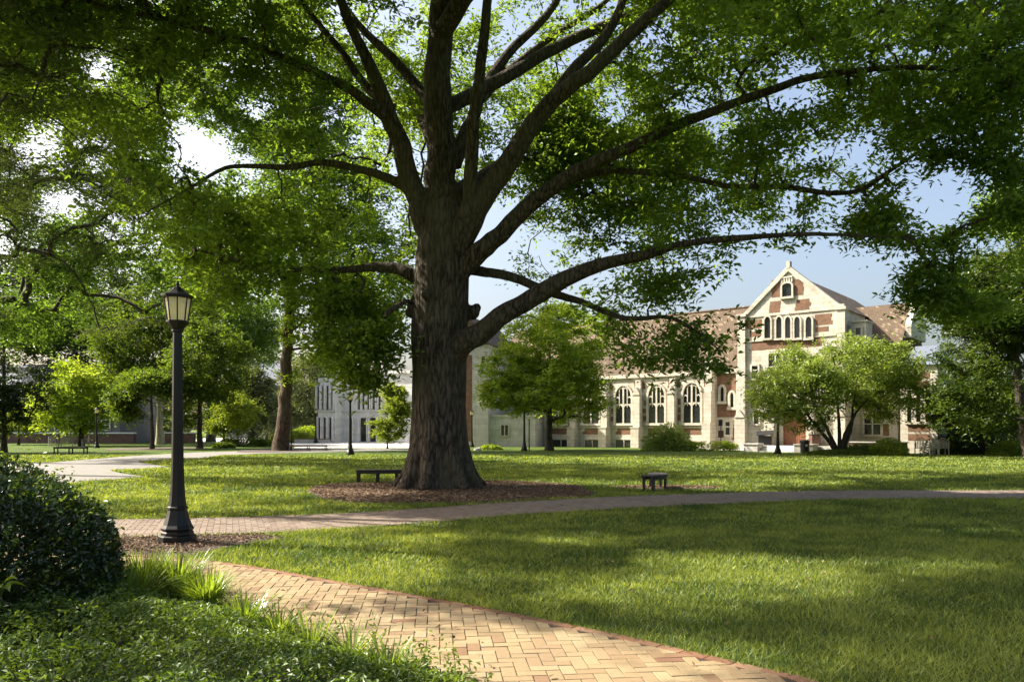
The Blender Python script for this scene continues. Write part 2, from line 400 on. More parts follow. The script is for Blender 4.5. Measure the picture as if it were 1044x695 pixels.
# ------------------------------------------------------------------ ground and paths
def ground_sheet():
    xs = np.concatenate([[-2500, -600, -200], np.linspace(-90, 90, 61), [200, 600, 2500]])
    ys = np.concatenate([[-600, -100], np.linspace(-10, 150, 54), [300, 900, 4000]])
    X, Y = np.meshgrid(xs, ys); Z = np.zeros_like(X)
    V = np.stack([X, Y, Z], -1).reshape(-1, 3); w = len(xs)
    i, j = np.meshgrid(np.arange(w-1), np.arange(len(ys)-1)); a = (j*w+i).ravel()
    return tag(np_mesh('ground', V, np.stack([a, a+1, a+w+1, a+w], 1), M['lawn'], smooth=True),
               'mown green lawn under the trees, streaked with sun and shade', 'lawn', kind='structure')
ground_sheet()
def sheet(name, poly, z, m, label, cat, kind='structure'):
    mb = MB(); mb.add([(x, y, z) for x, y in poly], [list(range(len(poly)))])
    return tag(mb.build(name, m), label, cat, kind=kind)

# foreground brick path: lawn edge and planting edge
fp_lawn = smooth_line([G(-60, 563), G(60, 564), G(125, 566), G(205, 572), G(265, 580), G(330, 592), G(410, 606), G(480, 619), G(560, 635), G(640, 652), G(720, 671), G(800, 689), G(900, 712), (4.0, 3.9)])
fp_bed = smooth_line([G(-60, 600), G(60, 600), G(150, 604), G(235, 628), G(310, 655), G(390, 679), G(460, 700), (-.2, 4.4), (.9, 3.5), (2.2, 2.6)])
FP = np.vstack([fp_lawn, fp_bed[::-1]])
mp_far = smooth_line([(-22, 14.2), G(-40, 531), G(130, 530), G(300, 526), G(400, 521), G(500, 513.5), G(600, 508), G(700, 504), G(850, 500.5), G(1044, 500), (20, 21.5), (34, 24)])
mp_near = smooth_line([(-20, 11.5), G(-40, 550), G(130, 547.5), G(225, 545), G(330, 540), G(430, 533), G(520, 525), G(620, 519), G(700, 515), G(850, 509.5), G(1044, 508), (20, 19), (35, 21.2)])
MP = np.vstack([mp_far, mp_near[::-1]])
# pale concrete walk on the left, leading to the far quad
LP = np.array([G(-250, 505), G(60, 494), G(92, 490), G(118, 488.5), G(150, 486), G(122, 482), G(112, 479.5), G(135, 478), G(172, 476), G(150, 472.5), G(140, 470.5), G(165, 468.5), G(205, 467), G(225, 464.2), G(262, 462.2), G(420, 458.8),
      G(420, 457.4), G(330, 457.5), G(200, 461), G(130, 465), G(50, 471.5), G(-100, 474), G(-300, 478)])
ctr = LP.mean(0)
for nm, poly, z, m, lb in (('path', FP, .004, 'sand', 'tan herringbone brick path curving through the foreground below the green bush'),
                       ('path', MP, .004, 'sand', 'weathered pink brick path crossing the lawn beyond the tall lamp')):
    sheet('joint_bed', poly, z, M[m], lb.replace('path', 'path bed', 1), 'path bed')
sheet('path', LP, .008, M['concrete'], 'pale concrete walk winding across the lawn behind the bush', 'path')
sheet('plaza', [G(300, 456.6), G(425, 456.6), (-16, 150), (-60, 150), (-48, 112), G(300, 453)], .012, M['plaza'], 'white concrete plaza before the modern white building', 'plaza')
sheet('path', [G(742, 459.2), G(806, 459.2), (21.0, 66.5), (16.5, 66.5)], .012, M['plaza'], 'short pale walk leading to the steps of the gabled hall', 'path')

def bricks(poly, name, m, label, ang, keep_y, edges, L=.204, W=.102, gap=.007, h=.008, edge_m='edge', inset=-.022):
    poly = np.asarray(poly); lo = poly.min(0); hi = poly.max(0); hi[1] = min(hi[1], keep_y); c = (lo+hi)/2
    R = np.hypot(*(hi-lo))/2+.5; n = int(R/W)+2
    i, j = np.meshgrid(np.arange(-n, n), np.arange(-n, n)); 
    a = i.ravel(); b = j.ravel()
    ox, oy = (a+2*b)*W, (a-2*b)*W
    k = (np.abs(ox) < R) & (np.abs(oy) < R); ox, oy = ox[k], oy[k]
    cx_ = np.concatenate([ox+W, ox+W/2]); cy_ = np.concatenate([oy+W/2, oy+2*W])
    hx = np.concatenate([np.full(len(ox), L/2), np.full(len(ox), W/2)]); hy = np.concatenate([np.full(len(ox), W/2), np.full(len(ox), L/2)])
    ca, sa = math.cos(ang), math.sin(ang)
    wx, wy = c[0]+cx_*ca-cy_*sa, c[1]+cx_*sa+cy_*ca
    ok = (wx > lo[0]) & (wx < hi[0]) & (wy > lo[1]) & (wy < hi[1])
    wx, wy, hx, hy = wx[ok], wy[ok], hx[ok], hy[ok]
    ok = inside(poly, wx, wy) & (np.minimum(dist_poly(edges[0], wx, wy, False), dist_poly(edges[1], wx, wy, False)) > inset+W/2)
    wx, wy, hx, hy = wx[ok], wy[ok], hx[ok], hy[ok]; A = np.full(len(wx), ang)
    def mk(wx, wy, hx, hy, A, nm, m, lb, par=None):
        B = len(wx); A = A+rng.normal(0, .012, B); ca, sa = np.cos(A), np.sin(A); hx = hx-gap/2; hy = hy-gap/2
        zt = h+(.003 if nm == 'edging' else 0)+rng.normal(0, .0008, B)-.003*(rng.random(B) < .05); tx, ty = rng.normal(0, .007, B), rng.normal(0, .007, B)
        V = []
        for lvl in (0, 1, 2):
            for sx, sy in ((-1, -1), (1, -1), (1, 1), (-1, 1)):
                ins = .0015 if lvl == 2 else 0
                lx, ly = sx*(hx-ins), sy*(hy-ins)
                z = np.full(B, .001) if lvl == 0 else zt+tx*lx+ty*ly-(.0015 if lvl == 1 else 0)
                V.append(np.stack([wx+lx*ca-ly*sa, wy+lx*sa+ly*ca, z+.004], 1))
        V = np.stack(V, 1).reshape(-1, 3)
        q = np.array([(8, 9, 10, 11)] + [(l*4+s, l*4+(s+1) % 4, l*4+4+(s+1) % 4, l*4+4+s) for l in (0, 1) for s in range(4)])
        Fq = (q[None]+(np.arange(B)*12)[:, None, None]).reshape(-1, 4)
        t = np.repeat(np.clip(rng.normal(.55, .22, B), 0, 1), 9)
        o = np_mesh(nm, V, Fq, M[m], par, tint=t); return o
    o = tag(mk(wx, wy, hx, hy, A, name, m, label), label, 'path', kind='structure')
    # border course laid end to end along both edges
    for line in edges:
        seg = np.diff(line, axis=0); ln = np.hypot(seg[:, 0], seg[:, 1]); s = np.concatenate([[0], np.cumsum(ln)])
        t = np.arange(L/2, s[-1], L); x = np.interp(t, s, line[:, 0]); y = np.interp(t, s, line[:, 1])
        an = np.arctan2(np.interp(t+.05, s, line[:, 1])-np.interp(t-.05, s, line[:, 1]), np.interp(t+.05, s, line[:, 0])-np.interp(t-.05, s, line[:, 0]))
        k = (y < keep_y) & (np.abs(x) < 25)
        mk(x[k], y[k], np.full(k.sum(), L/2), np.full(k.sum(), W/2), an[k], 'edging', edge_m, '', o)
    return o
bricks(FP, 'path', 'paver', 'tan herringbone brick path curving through the foreground below the green bush', .10, 12, (fp_lawn, fp_bed))
bricks(MP, 'path', 'paver_mid', 'weathered pink brick path crossing the lawn beyond the tall lamp', .35, 22, (mp_far, mp_near), edge_m='paver_mid')

def ell(cx, cy, rx, ry, n=40, wob=.12, seed=1):
    a = np.linspace(0, 2*np.pi, n, endpoint=False); r = 1+wob*(vnoise(np.stack([np.cos(a)*1.5, np.sin(a)*1.5, a*0], 1), 1.3, seed)-.5)*2
    return np.stack([cx+rx*r*np.cos(a), cy+ry*r*np.sin(a)], 1)
BED_TREE = ell(-1.75, 21.0, 4.0, 3.9, seed=3)
BED_TREE[:, 1] = np.maximum(BED_TREE[:, 1], np.interp(BED_TREE[:, 0], mp_far[:, 0], mp_far[:, 1])+.35)
BED_BENCH = ell(4.5, 22.0, 1.6, .7, seed=5)
BED_LAMP = np.array([G(60, 549), G(130, 548.3), G(200, 546.8), G(262, 545), (-3.35, 11.6), G(262, 553), G(222, 560), G(193, 567), G(170, 568), G(125, 565.2), G(60, 563.5)])
BED_LEFT = np.array([G(45, 563), G(100, 575), G(115, 600)])
BED_TALL = ell(-18.3, 62, 3.5, 6)
BED_SMALL = ell(-31, 67, 4, 5)
chips_all = []
for i, (poly, lb) in enumerate(((BED_TREE, 'brown wood chip mulch ring around the great tree trunk'), (BED_BENCH, 'thin mulch patch under the short dark bench on the lawn'),
                 (BED_LAMP, 'pine straw and mulch strip around the foot of the tall lamp'), (BED_TALL, 'mulch ring around the straight brown trunk far across the lawn'), (BED_SMALL, 'bare mulch under the small dark trunk tree at left'))):
    o = sheet('mulch', poly, .010+.001*i, M['mulchbed'], lb, 'mulch', kind='stuff')
    if poly[:, 1].mean() > 40: continue
    lo, hi = poly.min(0), poly.max(0); n = int((hi-lo).prod()*(1500 if i == 2 else 700))
    x = rng.uniform(lo[0]-.1, hi[0]+.1, n); y = rng.uniform(lo[1]-.1, hi[1]+.1, n)
    k = inside(poly, x, y) & ((dist_poly(poly, x, y) > .12) | (rng.random(n) < .4)); x, y = x[k], y[k]; n = len(x)
    s = .022 if i == 2 else .032
    a = rng.uniform(0, 2*np.pi, n); l = rng.uniform(.4, 1.3, n)*s; w = rng.uniform(.2, .45, n)*s*(.5 if i == 2 else 1)
    tz = rng.uniform(-.3, .3, (n, 2))
    V = []
    for sx, sy in ((-1, -1), (1, -1), (1, 1), (-1, 1)):
        lx, ly = sx*l, sy*w
        V.append(np.stack([x+lx*np.cos(a)-ly*np.sin(a), y+lx*np.sin(a)+ly*np.cos(a), .028+rng.uniform(0, .018, n)+tz[:, 0]*lx+tz[:, 1]*ly], 1))
    V = np.stack(V, 1).reshape(-1, 3)
    np_mesh('chips', V, np.arange(4*n).reshape(-1, 4), M['chips'], o, tint=rng.random(n))['kind'] = 'stuff'

# ------------------------------------------------------------------ lawn blades
def grass():
    pts = []
    for y0, y1, dens in ((4.6, 6.5, 3400), (6.5, 9, 2300), (9, 13, 1300), (13, 20, 420), (20, 32, 150), (32, 50, 45)):
        w = .71*y1+3.0
        n = int((y1-y0)*2*w*dens); x = rng.uniform(-w, w, n); y = rng.uniform(y0, y1, n); k = (np.abs(x) < .70*y+.6) | ((np.abs(x) < .70*y+3.0) & (rng.random(n) < .6)); pts.append(np.stack([x[k], y[k]], 1))
    p = np.concatenate(pts); x, y = p.T
    bad = inside(FP, x, y) | inside(MP, x, y) | inside(LP, x, y)
    for b in (BED_TREE, BED_BENCH, BED_LAMP, BED_LEFT): bad |= inside(b, x, y)
    # planting side of the near path carries no lawn
    bad |= inside(np.vstack([fp_bed, [(2, 0), (-9, 0), (-9, 7)]]), x, y)
    for c, r in (((-1.9, 22), 1.2), ((-4.9, 6.5), 1.6)): bad |= np.hypot(x-c[0], y-c[1]) < r
    x, y = x[~bad], y[~bad]; n = len(x)
    h = rng.uniform(.03, .068, n)*(1+.5*(vnoise(np.stack([x, y, x*0], 1), 1.5, 4)-.5))*np.clip(.8+y/40, .85, 1.35)
    wd = np.maximum(.0036, .00066*y)*rng.uniform(.7, 1.4, n); a = rng.uniform(0, np.pi, n)
    wd *= 1+.2*(y > 20)+.3*(y > 32)
    dx, dy = np.cos(a)*wd, np.sin(a)*wd; lx, ly = rng.normal(0, .75, n)*h, rng.normal(0, .75, n)*h
    V = np.stack([np.stack([x-dx, y-dy, x*0], 1), np.stack([x+dx, y+dy, x*0], 1), np.stack([x+lx, y+ly, h], 1)], 1).reshape(-1, 3)
    t = np.clip(.45+rng.normal(0, .30, n)*np.clip(9/y, .45, 1)+.45*(vnoise(np.stack([x, y, x*0], 1), .8, 9)-.5)+.5*(vnoise(np.stack([x, y, x*0], 1), 3.1, 19)-.5), 0, 1)
    o = np_mesh('grass', V, np.arange(3*n).reshape(-1, 3), M['blade'], tint=t)
    tag(o, 'short mown grass blades covering the lawn', 'grass', kind='stuff'); print('grass', n)
grass()

def litter():
    r = np.random.default_rng(8); n = 420; y = r.uniform(5, 22, n); x = r.uniform(-.66, .66, n)*y; C = np.stack([x, y, np.full(n, .03)], 1)
    ong = ~(inside(FP, x, y) | inside(MP, x, y)); C[ong, 2] = r.uniform(.04, .06, ong.sum())
    o = leaves('fallen_leaves', C, .055, .028, M['chips'], None, rs=r, up=2.5); tag(o, 'scattered dry fallen leaves on the brick paths and grass', 'fallen leaves', kind='stuff')
# ------------------------------------------------------------------ foliage builders
def leaves(name, C, length, width, m, parent, up=.6, rs=None, flat=1.0, tint=None, dirs=None, upv=0.0):
    n = len(C); r = rs or rng
    nn = r.normal(size=(n, 3)); nn[:, 2] = np.abs(nn[:, 2])+up; nn /= np.linalg.norm(nn, axis=1)[:, None]
    d = r.normal(size=(n, 3)) if dirs is None else dirs+r.normal(0, .35, (n, 3)); d[:, 2] += upv
    d -= nn*(d*nn).sum(1)[:, None]; d /= np.linalg.norm(d, axis=1)[:, None]+1e-9
    s = np.cross(nn, d); L = (length*r.uniform(.65, 1.3, n))[:, None]; W = (width*r.uniform(.7, 1.25, n))[:, None]
    fold = nn*W*.25
    V = np.stack([C-d*L*.5, C+s*W*.5+fold-d*L*.05, C+d*L*.5, C-s*W*.5+fold-d*L*.05], 1).reshape(-1, 3)
    t = r.random(n) if tint is None else np.clip(tint+r.normal(0, .16, n), 0, 1)
    return np_mesh(name, V, np.arange(4*n).reshape(-1, 4), m, parent, tint=t)

litter()
GAPS = [(200, 150, 30, 20), (742, 302, 24, 13), (512, 248, 14, 18), (960, 190, 40, 24), (862, 278, 80, 17), (492, 345, 14, 28), (130, 300, 22, 22), (40, 145, 30, 20), (110, 70, 16, 12), (880, 150, 22, 14), (60, 205, 20, 14), (275, 318, 22, 10), (150, 345, 16, 8), (712, 110, 9, 8), (625, 110, 10, 8), (525, 40, 12, 14), (590, 60, 10, 8), (820, 95, 12, 8), (265, 110, 12, 9), (335, 120, 9, 10), (1020, 250, 20, 12)]
def gap_mask(C, margin=0.0):
    px, py = proj(C); bad = np.zeros(len(C), bool)
    w = .55+.9*vnoise(C, .55, 31)
    for gx, gy, rx, ry in GAPS: bad |= ((px-gx)/(rx+margin))**2+((py-gy)/(ry+margin))**2 < w*w
    return bad

LIT = [(300, 562, 140, 24), (225, 588, 60, 12), (335, 580, 70, 14), (480, 548, 40, 4), (600, 551, 60, 4), (735, 569, 75, 5), (930, 579, 140, 7), (735, 603, 95, 16), (600, 592, 25, 6), (1005, 541, 40, 5), (850, 603, 45, 6), (430, 597, 30, 6),
       (620, 676, 230, 24), (330, 642, 130, 20), (250, 610, 60, 14), (190, 606, 110, 34), (330, 670, 90, 16), (170, 558, 130, 26), (735, 600, 110, 18), (230, 640, 80, 18), (380, 682, 90, 14), (330, 533, 160, 6)]
def lit_ground(x, y):
    Y = np.maximum(y, .5); px = CX+x/Y*F; py = HY+CH*F/Y; L = np.zeros(len(x), bool)
    for a, b, c, d in LIT: L |= ((px-a)/c)**2+((py-b)/d)**2 < 1
    n = vnoise(np.stack([x*.22, y*.30, x*0], 1), 1.0, 77)*.7+vnoise(np.stack([x*.6, y*.9, x*0], 1), 1.0, 78)*.3
    L |= (Y > 24) & (n > .54)
    L |= (x < -2.5) & (Y > 12.6) & (Y <= 24) & (n > .60)
    L |= (x >= -2.5) & (Y > 19.5) & (Y <= 24) & (n > .60)
    return L & (y > 0)
SHX, SHY = -math.cos(SUN_AZ)/math.tan(SUN_EL), -math.sin(SUN_AZ)/math.tan(SUN_EL)
def sun_prune(C, p=.95, seed=2):  # opens gaps in the crowns so sun reaches the chosen ground patches
    x, y = C[:, 0]+SHX*C[:, 2], C[:, 1]+SHY*C[:, 2]
    L = lit_ground(x, y); nr = y < 13
    for dx, dy in ((.55, 0), (-.55, 0), (0, .35), (0, -.35)): L |= lit_ground(x+dx, y+dy) & nr
    return L & (np.random.default_rng(seed).random(len(C)) < p)
def connect(skel_p, skel_plen, clusters, K=5, bias=.22, droop=.0, rs=None, wob=.12):
    """hang every cluster on the skeleton by a chain of branches. returns branches (B,K,3), counts (B,K), parent skeleton counts"""
    r = rs or rng
    ns = len(skel_p); cap = ns+len(clusters)*K
    pos = np.zeros((cap, 3)); pos[:ns] = skel_p; pl = np.zeros(cap); pl[:ns] = skel_plen; par = np.full(cap, -1, int); cnt = ns
    d0 = np.array([np.min(((skel_p-c)**2).sum(1)) for c in clusters]); order = np.argsort(d0)
    Bp = []; Bi = []
    for ci in order:
        c = clusters[ci]; d = np.sqrt(((pos[:cnt]-c)**2).sum(1)); j = int(np.argmin(d+bias*pl[:cnt])); D = d[j]
        if D < .05: continue
        a = pos[j]; t = np.linspace(0, 1, K)[:, None]
        pts = a+(c-a)*t; bow = np.sin(np.pi*t)*np.array([0, 0, 1.])*D*.10
        pts = pts+bow-np.array([0, 0, 1.])*droop*D*(t**2)*(1-t*.0)*0
        wv = r.normal(0, wob*D*.35, (K, 3)); wv[0] = 0; wv[-1] = 0; pts = pts+wv
        idx = []
        p_ = j
        for k in range(1, K):
            pos[cnt] = pts[k]; pl[cnt] = pl[p_]+D/(K-1); par[cnt] = p_; idx.append(cnt); p_ = cnt; cnt += 1
        Bp.append(pts); Bi.append([j]+idx)
    w = np.zeros(cnt); 
    for b in Bi: w[b[-1]] += 1
    for i in range(cnt-1, ns-1, -1): w[par[i]] += w[i]
    Bp = np.array(Bp); Bi = np.array(Bi); Wt = w[Bi]; Wt[:, 0] = Wt[:, 1]
    return Bp, Wt

def spray(C, per, rad, r, flat=.55, tw=5):
    """leaf positions: each cluster is a few twiglets carrying leaves"""
    n = len(C); d = r.normal(size=(n, tw, 3)); d[..., 2] *= flat; d /= np.linalg.norm(d, axis=2)[..., None]
    R = (rad if np.ndim(rad) else np.full(n, rad))[:, None, None]*r.uniform(.5, 1.25, (n, tw, 1))
    k = per//tw; t = r.uniform(.1, 1, (n, tw, k, 1))
    p = C[:, None, None]+d[:, :, None]*R[:, :, None]*t+r.normal(0, 1, (n, tw, k, 3))*R[:, :, None]*.17*(1, 1, .7)
    p[..., 2] -= (t[..., 0]**2)*R[:, :, None, 0]*.25
    dirs = np.broadcast_to(d[:, :, None], p.shape)
    return p.reshape(-1, 3), dirs.reshape(-1, 3).copy()

def sample_crown(ells, n, r, shell=.45, clump=.42, nsc=.45, seed=0, zmin=None):
    vol = np.array([e[3]*e[4]*e[5] for e in ells]); out = []; tot = 0
    while tot < n:
        k = r.choice(len(ells), 4*n, p=vol/vol.sum()); E = np.array(ells)[k]
        d = r.normal(size=(4*n, 3)); d /= np.linalg.norm(d, axis=1)[:, None]
        rr = (shell**3+(1-shell**3)*r.random(4*n))**(1/3)
        p = E[:, :3]+d*rr[:, None]*E[:, 3:6]
        p = p[vnoise(p, nsc, seed+11) > clump]
        if zmin is not None: p = p[p[:, 2] > zmin]
        out.append(p); tot += len(p)
    return np.concatenate(out)[:n]

def tree(name, label, base, H, ells, trunk_r, ncl, per, leaf, m, bark, group=None, seed=1, clrad=.9, stems=None, lean=(0, 0), shell=.4, clump=.4, nsc=.4, flat=.55, asp=.5, rootflare=1.5,
         bare=.25, mask=None, pine=False, cat='tree', up=.6, zmin=None, trunk_path=None, tw=6, r_tip=.012):
    r = np.random.default_rng(seed)
    root = empty(name, (base[0], base[1], 0)); tag(root, label, cat, group)
    O = np.array([base[0], base[1], 0.0])
    C = sample_crown(ells, ncl, r, shell, clump, nsc, seed, zmin)
    if mask is not None: C = C[~mask(C)]
    mb_v = []; mb_f = []; off = 0; SP = []; SL = []
    stems = stems or [trunk_path or [(0, 0, 0), (lean[0]*.3, lean[1]*.3, H*.3), (lean[0]*.7+r.normal(0, .01)*H, lean[1]*.7, H*.6), (lean[0], lean[1], H*.86)]]
    for st in stems:
        sp = smooth_line(np.array(st, float), 6); sp += np.concatenate([[[0, 0, 0]], r.normal(0, trunk_r*.10, (len(sp)-1, 3))])*(1, 1, .3)
        t = np.linspace(0, 1, len(sp)); rad = trunk_r*((1-t)**.8*.92+.06); rad[0] *= rootflare; rad[1] *= 1+(rootflare-1)*.35
        sp[0, 2] = -.1
        v, f = tube_np(sp, rad, 10, False); mb_v.append(v); mb_f.append(f+off); off += len(v)
        k = t > bare*.8; SP.append(sp[k]+O); SL.append((t[k])*H*.5)
    np_mesh('trunk', np.concatenate(mb_v), np.concatenate(mb_f), bark, root, smooth=True)
    SP = np.concatenate(SP); SL = np.concatenate(SL)
    Bp, Wt = connect(SP, SL, C, rs=r)
    rad = np.minimum(r_tip*Wt**.5, trunk_r*.5); rad[:, -1] *= .5
    v, f = tubes_batch(Bp-O, rad, 4)
    np_mesh('branches', v, f, bark, root, smooth=True)
    L, D = spray(C, per, clrad, r, flat, tw)
    tin = vnoise(L, .8, seed)*.8+.1
    leaves('crown', L-O, leaf, leaf*asp, m, root, rs=r, dirs=D, tint=tin, up=up)
    return root

# ------------------------------------------------------------------ the great oak
def E(px, py, Y, rpx, rpy, ry=None):      # ellipsoid measured in the photograph at a given distance
    c = P(px, py, Y); s = Y/F; return (c[0], c[1], c[2], rpx*s, ry or rpx*s*.9, rpy*s)
def great_tree():
    YB = 22.0
    B0 = P(448, 497, YB); base = np.array([B0[0], YB, 0.0])
    root = empty('oak_tree', base); tag(root, 'huge spreading shade tree with a massive dark trunk in the middle of the lawn', 'tree')
    def line(pts, y0, y1, pw=1.0, x_trunk=False):
        n = len(pts); out = []; rr = []
        for i, (x, y, w) in enumerate(pts):
            Y = y0+(y1-y0)*(i/(n-1))**pw; out.append(P(x, y, Y)); rr.append(w/2*Y/F*(.90 if x_trunk else .67))
        return np.array(out), np.array(rr)
    T = {}
    T['trunk'] = line([(448, 503, 96), (448, 496, 88), (447.5, 488, 80), (447.5, 475, 73), (448, 450, 67), (448, 400, 63), (449, 340, 63), (450, 300, 63), (452, 260, 60), (454, 225, 58), (454, 195, 50)], 22, 22, x_trunk=True)
    T['centre'] = line([(455, 230, 48), (452, 190, 50), (450, 150, 46), (449, 90, 42), (451, 30, 38), (452, -40, 34), (448, -140, 24), (455, -250, 12)], 22, 22.3)
    T['thin'] = line([(462, 270, 22), (470, 232, 26), (478, 190, 22), (481, 140, 20), (486, 90, 18), (493, 40, 16), (499, -15, 14), (510, -130, 8)], 21.7, 20)
    T['left'] = line([(444, 262, 34), (432, 225, 36), (420, 185, 32), (404, 140, 28), (393, 112, 26), (378, 70, 20), (362, 35, 16), (345, -5, 14), (320, -90, 8)], 21.9, 21.0)
    T['left_long'] = line([(396, 122, 22), (378, 106, 18), (350, 88, 14), (300, 64, 13), (240, 40, 12), (170, 20, 10), (90, 2, 8), (0, -28, 6), (-90, -50, 4)], 21.5, 18.5)
    T['left_up'] = line([(385, 100, 14), (368, 82, 13), (345, 48, 11), (312, 8, 9), (270, -60, 5)], 21.4, 23)
    T['left_inner'] = line([(448, 130, 20), (431, 97, 17), (400, 60, 14), (366, 26, 11), (340, -10, 8)], 22.1, 24)
    T['right'] = line([(462, 262, 34), (486, 216, 36), (516, 166, 32), (552, 113, 27), (602, 74, 23), (647, 30, 20), (700, -15, 15), (770, -90, 8)], 21.8, 19.5)
    T['right_fork'] = line([(548, 118, 20), (570, 92, 19), (596, 60, 17), (622, 28, 15), (640, -15, 12), (665, -110, 6)], 21, 22.5)
    T['right_inner'] = line([(462, 170, 22), (478, 125, 20), (491, 97, 18), (516, 56, 15), (557, 16, 12), (590, -40, 8)], 22.2, 24.5)
    T['right_inner_low'] = line([(488, 105, 13), (520, 70, 12), (560, 40, 10), (610, 8, 8), (650, -30, 5)], 22.8, 27)
    T['right_long'] = line([(462, 290, 26), (484, 262, 30), (511, 237, 28), (562, 191, 24), (612, 166, 20), (660, 143, 17), (742, 108, 14), (790, 91, 13), (841, 76, 11), (945, 69, 8), (1044, 84, 6), (1120, 95, 4)], 21.8, 18.5)
    T['right_mid'] = line([(585, 182, 12), (626, 174, 11), (686, 178, 10), (742, 189, 9), (800, 191, 9), (867, 197, 9), (911, 172, 7), (967, 134, 5), (1010, 100, 4)], 21.2, 20)
    T['right_low'] = line([(462, 365, 30), (480, 345, 36), (510, 325, 30), (560, 292, 25), (610, 272, 20), (650, 262, 17), (700, 249, 13), (760, 242, 10), (830, 239, 7), (920, 243, 4)], 21.7, 19.5)
    T['back_right'] = line([(470, 274, 18), (488, 276, 16), (521, 282, 13), (565, 300, 10), (592, 307, 8), (636, 324, 8), (685, 324, 7), (722, 348, 5), (745, 366, 3.5)], 22.4, 20.5)
    T['left_low'] = line([(440, 300, 22), (424, 283, 20), (404, 273, 17), (380, 272, 14), (352, 275, 11), (307, 275, 9), (266, 275, 8), (238, 264, 6), (200, 255, 4)], 22, 22.5)
    T['left_mid'] = line([(428, 212, 18), (412, 190, 16), (388, 179, 14), (360, 171, 12), (325, 166, 10), (295, 171, 10), (250, 169, 8), (222, 175, 7), (190, 194, 6), (150, 216, 4)], 22, 20.5)
    # limbs reaching back and forward, mostly above the frame
    def free(a, b, c, r0, r1): 
        pts = smooth_line([a, b, c], 4); return pts, np.linspace(r0, r1, len(pts))
    T['back_a'] = free((-1.9, 22.2, 9), (-3.5, 27, 13), (-6, 32.5, 15.5), .25, .06)
    T['back_b'] = free((-1.8, 22.2, 8.3), (1.5, 27, 12), (6, 33, 14.5), .25, .06)
    T['back_d'] = free((-1.9, 22.3, 11), (5, 26, 16), (12, 29, 18), .22, .06)
    T['front_a'] = free((-1.9, 21.8, 13.8), (-3, 17, 17.5), (-4.5, 12, 19), .28, .07)
    T['front_b'] = free((-1.9, 21.8, 13.0), (2.5, 17, 16.8), (6, 12, 18), .28, .07)
    T['front_c'] = free((-1.9, 21.8, 14.8), (-9, 18, 19), (-14, 15.5, 19.5), .26, .07)
    T['top_a'] = free((-1.9, 22, 15), (-7, 23, 21), (-11, 24, 23), .26, .07)
    T['top_b'] = free((-1.9, 22, 15), (5, 22, 21), (10, 22, 23), .26, .07)
    r = np.random.default_rng(5)
    vv = []; ff = []; off = 0
    for k, (p, rad) in T.items():
        p = np.column_stack([smooth_line(p, 4), ]); rad = smooth_line(np.stack([rad, rad, rad], 1), 4)[:, 0]
        if k != 'trunk':
            w = r.normal(0, 1, (len(p), 3)); w = (w+np.roll(w, 1, 0)+np.roll(w, -1, 0))/3; p = p+w*rad[:, None]*.22
        T[k] = (p, rad)
        v, f = tube_np(p, np.maximum(rad, .042), 14); vv.append(v); ff += [tuple(q+off for q in g) for g in f.tolist()]; off += len(v)
    # root buttresses and burls
    for a in np.linspace(0, 2*np.pi, 9, endpoint=False)+.25:
        aa = a+r.normal(0, .12); d = np.array([math.cos(aa), math.sin(aa), 0]); L = r.uniform(1.25, 1.6)
        pts = np.array([base+d*.56+(0, 0, 1.5), base+d*.80+(0, 0, .75), base+d*1.05+(0, 0, .28), base+d*L+(0, 0, -.02)]); pts = smooth_line(pts, 4)
        v, f = tube_np(pts, np.linspace(.26, .16, len(pts)), 10); vv.append(v); ff += [tuple(q+off for q in g) for g in f.tolist()]; off += len(v)
    for (x, y, w, dy) in ((424, 312, 17, 0.0), (419, 318, 11, .05), (481, 318, 17, .1), (486, 313, 10, .1), (438, 305, 12, -.78)):
        c = P(x, y, 22); c[1] += dy; rr = w/2*22/F
        pts = np.array([c-(0, 0, rr*.9), c-(0, 0, rr*.4), c, c+(0, 0, rr*.4), c+(0, 0, rr*.9)])
        v, f = tube_np(pts, rr*np.array([.45, .9, 1, .9, .45]), 10); vv.append(v); ff += [tuple(q+off for q in g) for g in f.tolist()]; off += len(v)
    me = bpy.data.meshes.new('tmp'); me.from_pydata(np.concatenate(vv).tolist(), [], ff); me.update()
    tmp = link_mesh('tmp', me)
    md = tmp.modifiers.new('r', 'REMESH'); md.mode = 'VOXEL'; md.voxel_size = .038; md.adaptivity = 0
    sm = tmp.modifiers.new('s', 'SMOOTH'); sm.factor = .6; sm.iterations = 5
    dg = bpy.context.evaluated_depsgraph_get(); ev = tmp.evaluated_get(dg); em = ev.to_mesh()
    V = np.empty(len(em.vertices)*3, np.float32); em.vertices.foreach_get('co', V); V = V.reshape(-1, 3).astype(float)
    tot = np.empty(len(em.polygons), np.int32); em.polygons.foreach_get('loop_total', tot)
    li = np.empty(len(em.loops), np.int32); em.loops.foreach_get('vertex_index', li)
    assert (tot == 4).all(); Q = li.reshape(-1, 4)
    Nn = np.empty(len(em.vertices)*3, np.float32); em.vertices.foreach_get('normal', Nn); Nn = Nn.reshape(-1, 3)
    ev.to_mesh_clear(); bpy.data.objects.remove(tmp)
    # vertical bark plates as real relief on the trunk
    ang = np.arctan2(V[:, 1]-22, V[:, 0]-base[0]); q = np.stack([np.cos(ang)*5.5, np.sin(ang)*5.5, V[:, 2]*.45], 1)
    low = np.clip((9-V[:, 2])/4, 0, 1); ridge = np.abs(vnoise(q, 1.6, 3)-.5)*2; lump = vnoise(V, .9, 8)-.5
    V = V+Nn*((ridge-.3)*.045*low+lump*.08*low)[:, None]
    cen = V[Q].mean(1)
    S = []; I = []; keys = list(T)
